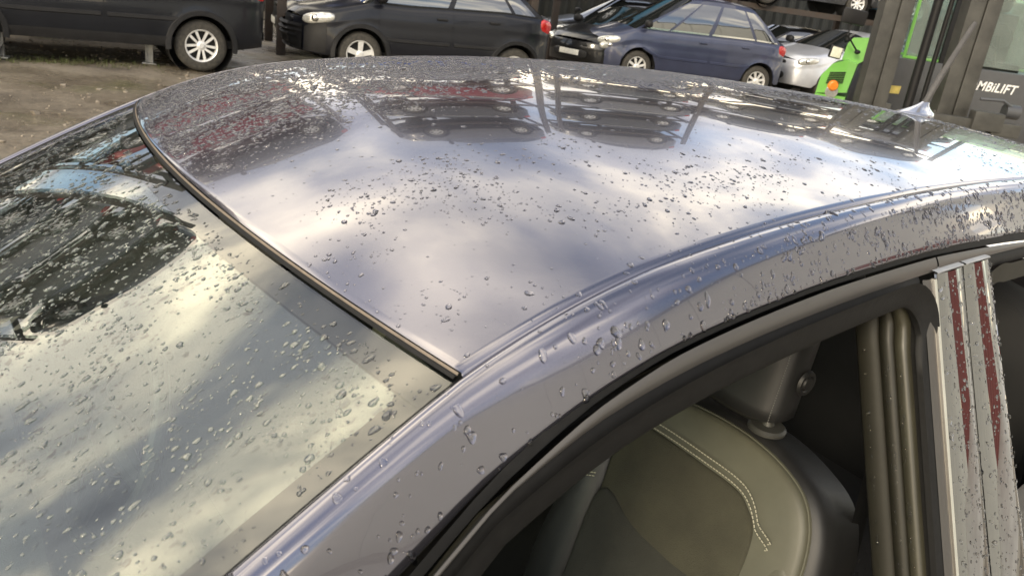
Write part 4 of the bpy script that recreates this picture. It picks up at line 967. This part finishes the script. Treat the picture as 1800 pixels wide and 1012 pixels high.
# engine hood at the left: bevelled green box with grille, lamps
Dh = 10.9
hp_ = [A(*q, Dh) for q in ((1433, 163), (1440, 131), (1458, 110), (1482, 104), (1500, 112), (1487, 163))]
mb = MB(); mb.prism([(q[0], 0, q[2]) for q in hp_], (0, hp_[0][1], 0), (.42, hp_[0][1]+1.1, 0))
lowz = hp_[0][2]; mb.prism([(hp_[0][0], 0, lowz-.004), (hp_[5][0], 0, lowz-.004), (hp_[5][0], 0, .3), (hp_[0][0], 0, .3)], (0, hp_[0][1]+.004, 0), (.42, hp_[0][1]+1.1, 0))
hp2 = [A(*q, Dh+.12) for q in ((1480, 104), (1487, 76), (1496, 66), (1524, 66), (1530, 100), (1500, 118))]
mb.prism([(q[0], 0, q[2]) for q in hp2], (0, hp2[0][1], 0), (.36, hp2[0][1]+.9, 0))
hood = obj('engine_hood', mb, f_green, fk, angle=25)
gq = [np.array([q_[0], hp_[0][1]-.012, q_[2]]) for q_ in [A(*q, Dh) for q in ((1449, 146), (1455, 124), (1482, 124), (1478, 146))]]
for i in range(7):
    k0, k1 = i/7, (i+.6)/7; c4_ = [gq[0]*(1-k0)+gq[1]*k0, gq[3]*(1-k0)+gq[2]*k0, gq[3]*(1-k1)+gq[2]*k1, gq[0]*(1-k1)+gq[1]*k1]
    mb = MB(); mb.prism(c4_, (0, 0, 0), (0, .03, 0)); obj('grille_slat', mb, plastic, hood, smooth=False)
mb = MB().lathe([(0, -.05), (.05, -.045), (.07, -.02), (.075, .02)], tuple(np.array([A(1462, 150, Dh)[0], hp_[0][1]-.01, A(1462, 150, Dh)[2]])), 20); ind = obj('indicator', mb, orange_lens, fk)
mb = MB().lathe([(0, -.02), (.075, -.018), (.088, .0), (.088, .03)], tuple(np.array([A(1461, 161, Dh)[0], hp_[0][1]-.005, A(1461, 161, Dh)[2]])), 20); obj('headlight', mb, lamp_glass, fk)
p = A(1469, 92, Dh-.08); mb = MB(); mb.box(p, (.16, .06, .16), bev=.015, ry=R(6)); wl_ = obj('work_lamp', mb, plastic, fk); mb = MB(); mb.box(p+np.array([0, -.032, 0]), (.13, .012, .13), bev=.004, ry=R(6)); obj('lens', mb, mat('pale_lamp_lens', (.62, .62, .52), .3, var=.15, vscale=30), wl_)
p = A(1502, 30, Dh-.25); mb = MB(); mb.box(p, (.32, .06, .19), bev=.03, ry=R(4)); mb.tube([p+np.array([0, .03, -.05]), A(1490, 62, Dh-.2), A(1507, 92, Dh-.05)], .012, 8); mb.ellipsoid(tuple(A(1507, 92, Dh-.05)), (.04, .04, .03)); obj('wing_mirror', mb, plastic, fk)
q = [A(*q_, Db-.0) for q_ in ((1570, 167), (1573, 153), (1594, 155), (1591, 169))]; mb = MB(); mb.prism([(p_[0], ybd+.045, p_[2]) for p_ in q], (0, 0, 0), (0, .004, 0)); obj('sticker', mb, mat('faded_yellow_sticker', (.52, .42, .12), .5, var=.2, vscale=20), fk, smooth=False)
for x in (xl-.25, br-.4):
    for d in (.35, 1.45):
        wb_ = MB().lathe([(.12, .12), (.30, .12), (.33, .08), (.33, -.08), (.30, -.12), (.12, -.12)], (x, ybd+d, .33), 28); w_ = obj('wheel', wb_, tyre_mat, fk); mb = MB().lathe([(0, -.06), (.12, -.07), (.15, -.11)], (x, ybd+d, .33), 20); obj('rim', mb, f_grey, w_)

# ------------------------------------------------------------------ stones and weeds on the dirt
V = []; Fc = []; o = 0
for i in range(2600):
    x, y = RNG.uniform(-8, -1), RNG.uniform(4, 12.5); r_ = float(np.clip(RNG.lognormal(math.log(.008), .6), .003, .04)); c = RNG.normal(0, .25, (8, 3))
    q = np.array([(-1,-1,-1),(1,-1,-1),(1,1,-1),(-1,1,-1),(-1,-1,1),(1,-1,1),(1,1,1),(-1,1,1)], float)*.6+c
    V += [(x+p[0]*r_, y+p[1]*r_, -.02+p[2]*r_*.6) for p in q]; Fc += [tuple(k+o for k in f) for f in ((0,3,2,1),(4,5,6,7),(0,1,5,4),(1,2,6,5),(2,3,7,6),(3,0,4,7))]; o += 8
st_ = flat_obj('gravel', V, Fc, mat('gravel_stone', (.22, .19, .15), .8, var=.4, vscale=3)); tag(st_, 'loose gravel scattered on the wet dirt yard', kind='stuff')
V = []; Fc = []; o = 0
for i in range(260):
    k = RNG.uniform(0, 1); c = at(0, 112, 10.0)*(1-k)+at(270, 117, 11.0)*k; cx, cy = c[0]+RNG.normal(0, .22), c[1]+RNG.normal(0, .18)-.1
    for j in range(7):
        a = RNG.uniform(0, 6.28); h = RNG.uniform(.02, .07); dx, dy = math.cos(a)*.04, math.sin(a)*.04
        V += [(cx-dy*.08, cy+dx*.08, -.03), (cx+dy*.08, cy-dx*.08, -.03), (cx+dx, cy+dy, h-.03)]; Fc.append((o, o+1, o+2)); o += 3
gs = flat_obj('grass', V, Fc, mat('weed_green', (.07, .085, .025), .7, var=.4, vscale=4)); tag(gs, 'thin green weeds growing beside the navy car', kind='stuff')
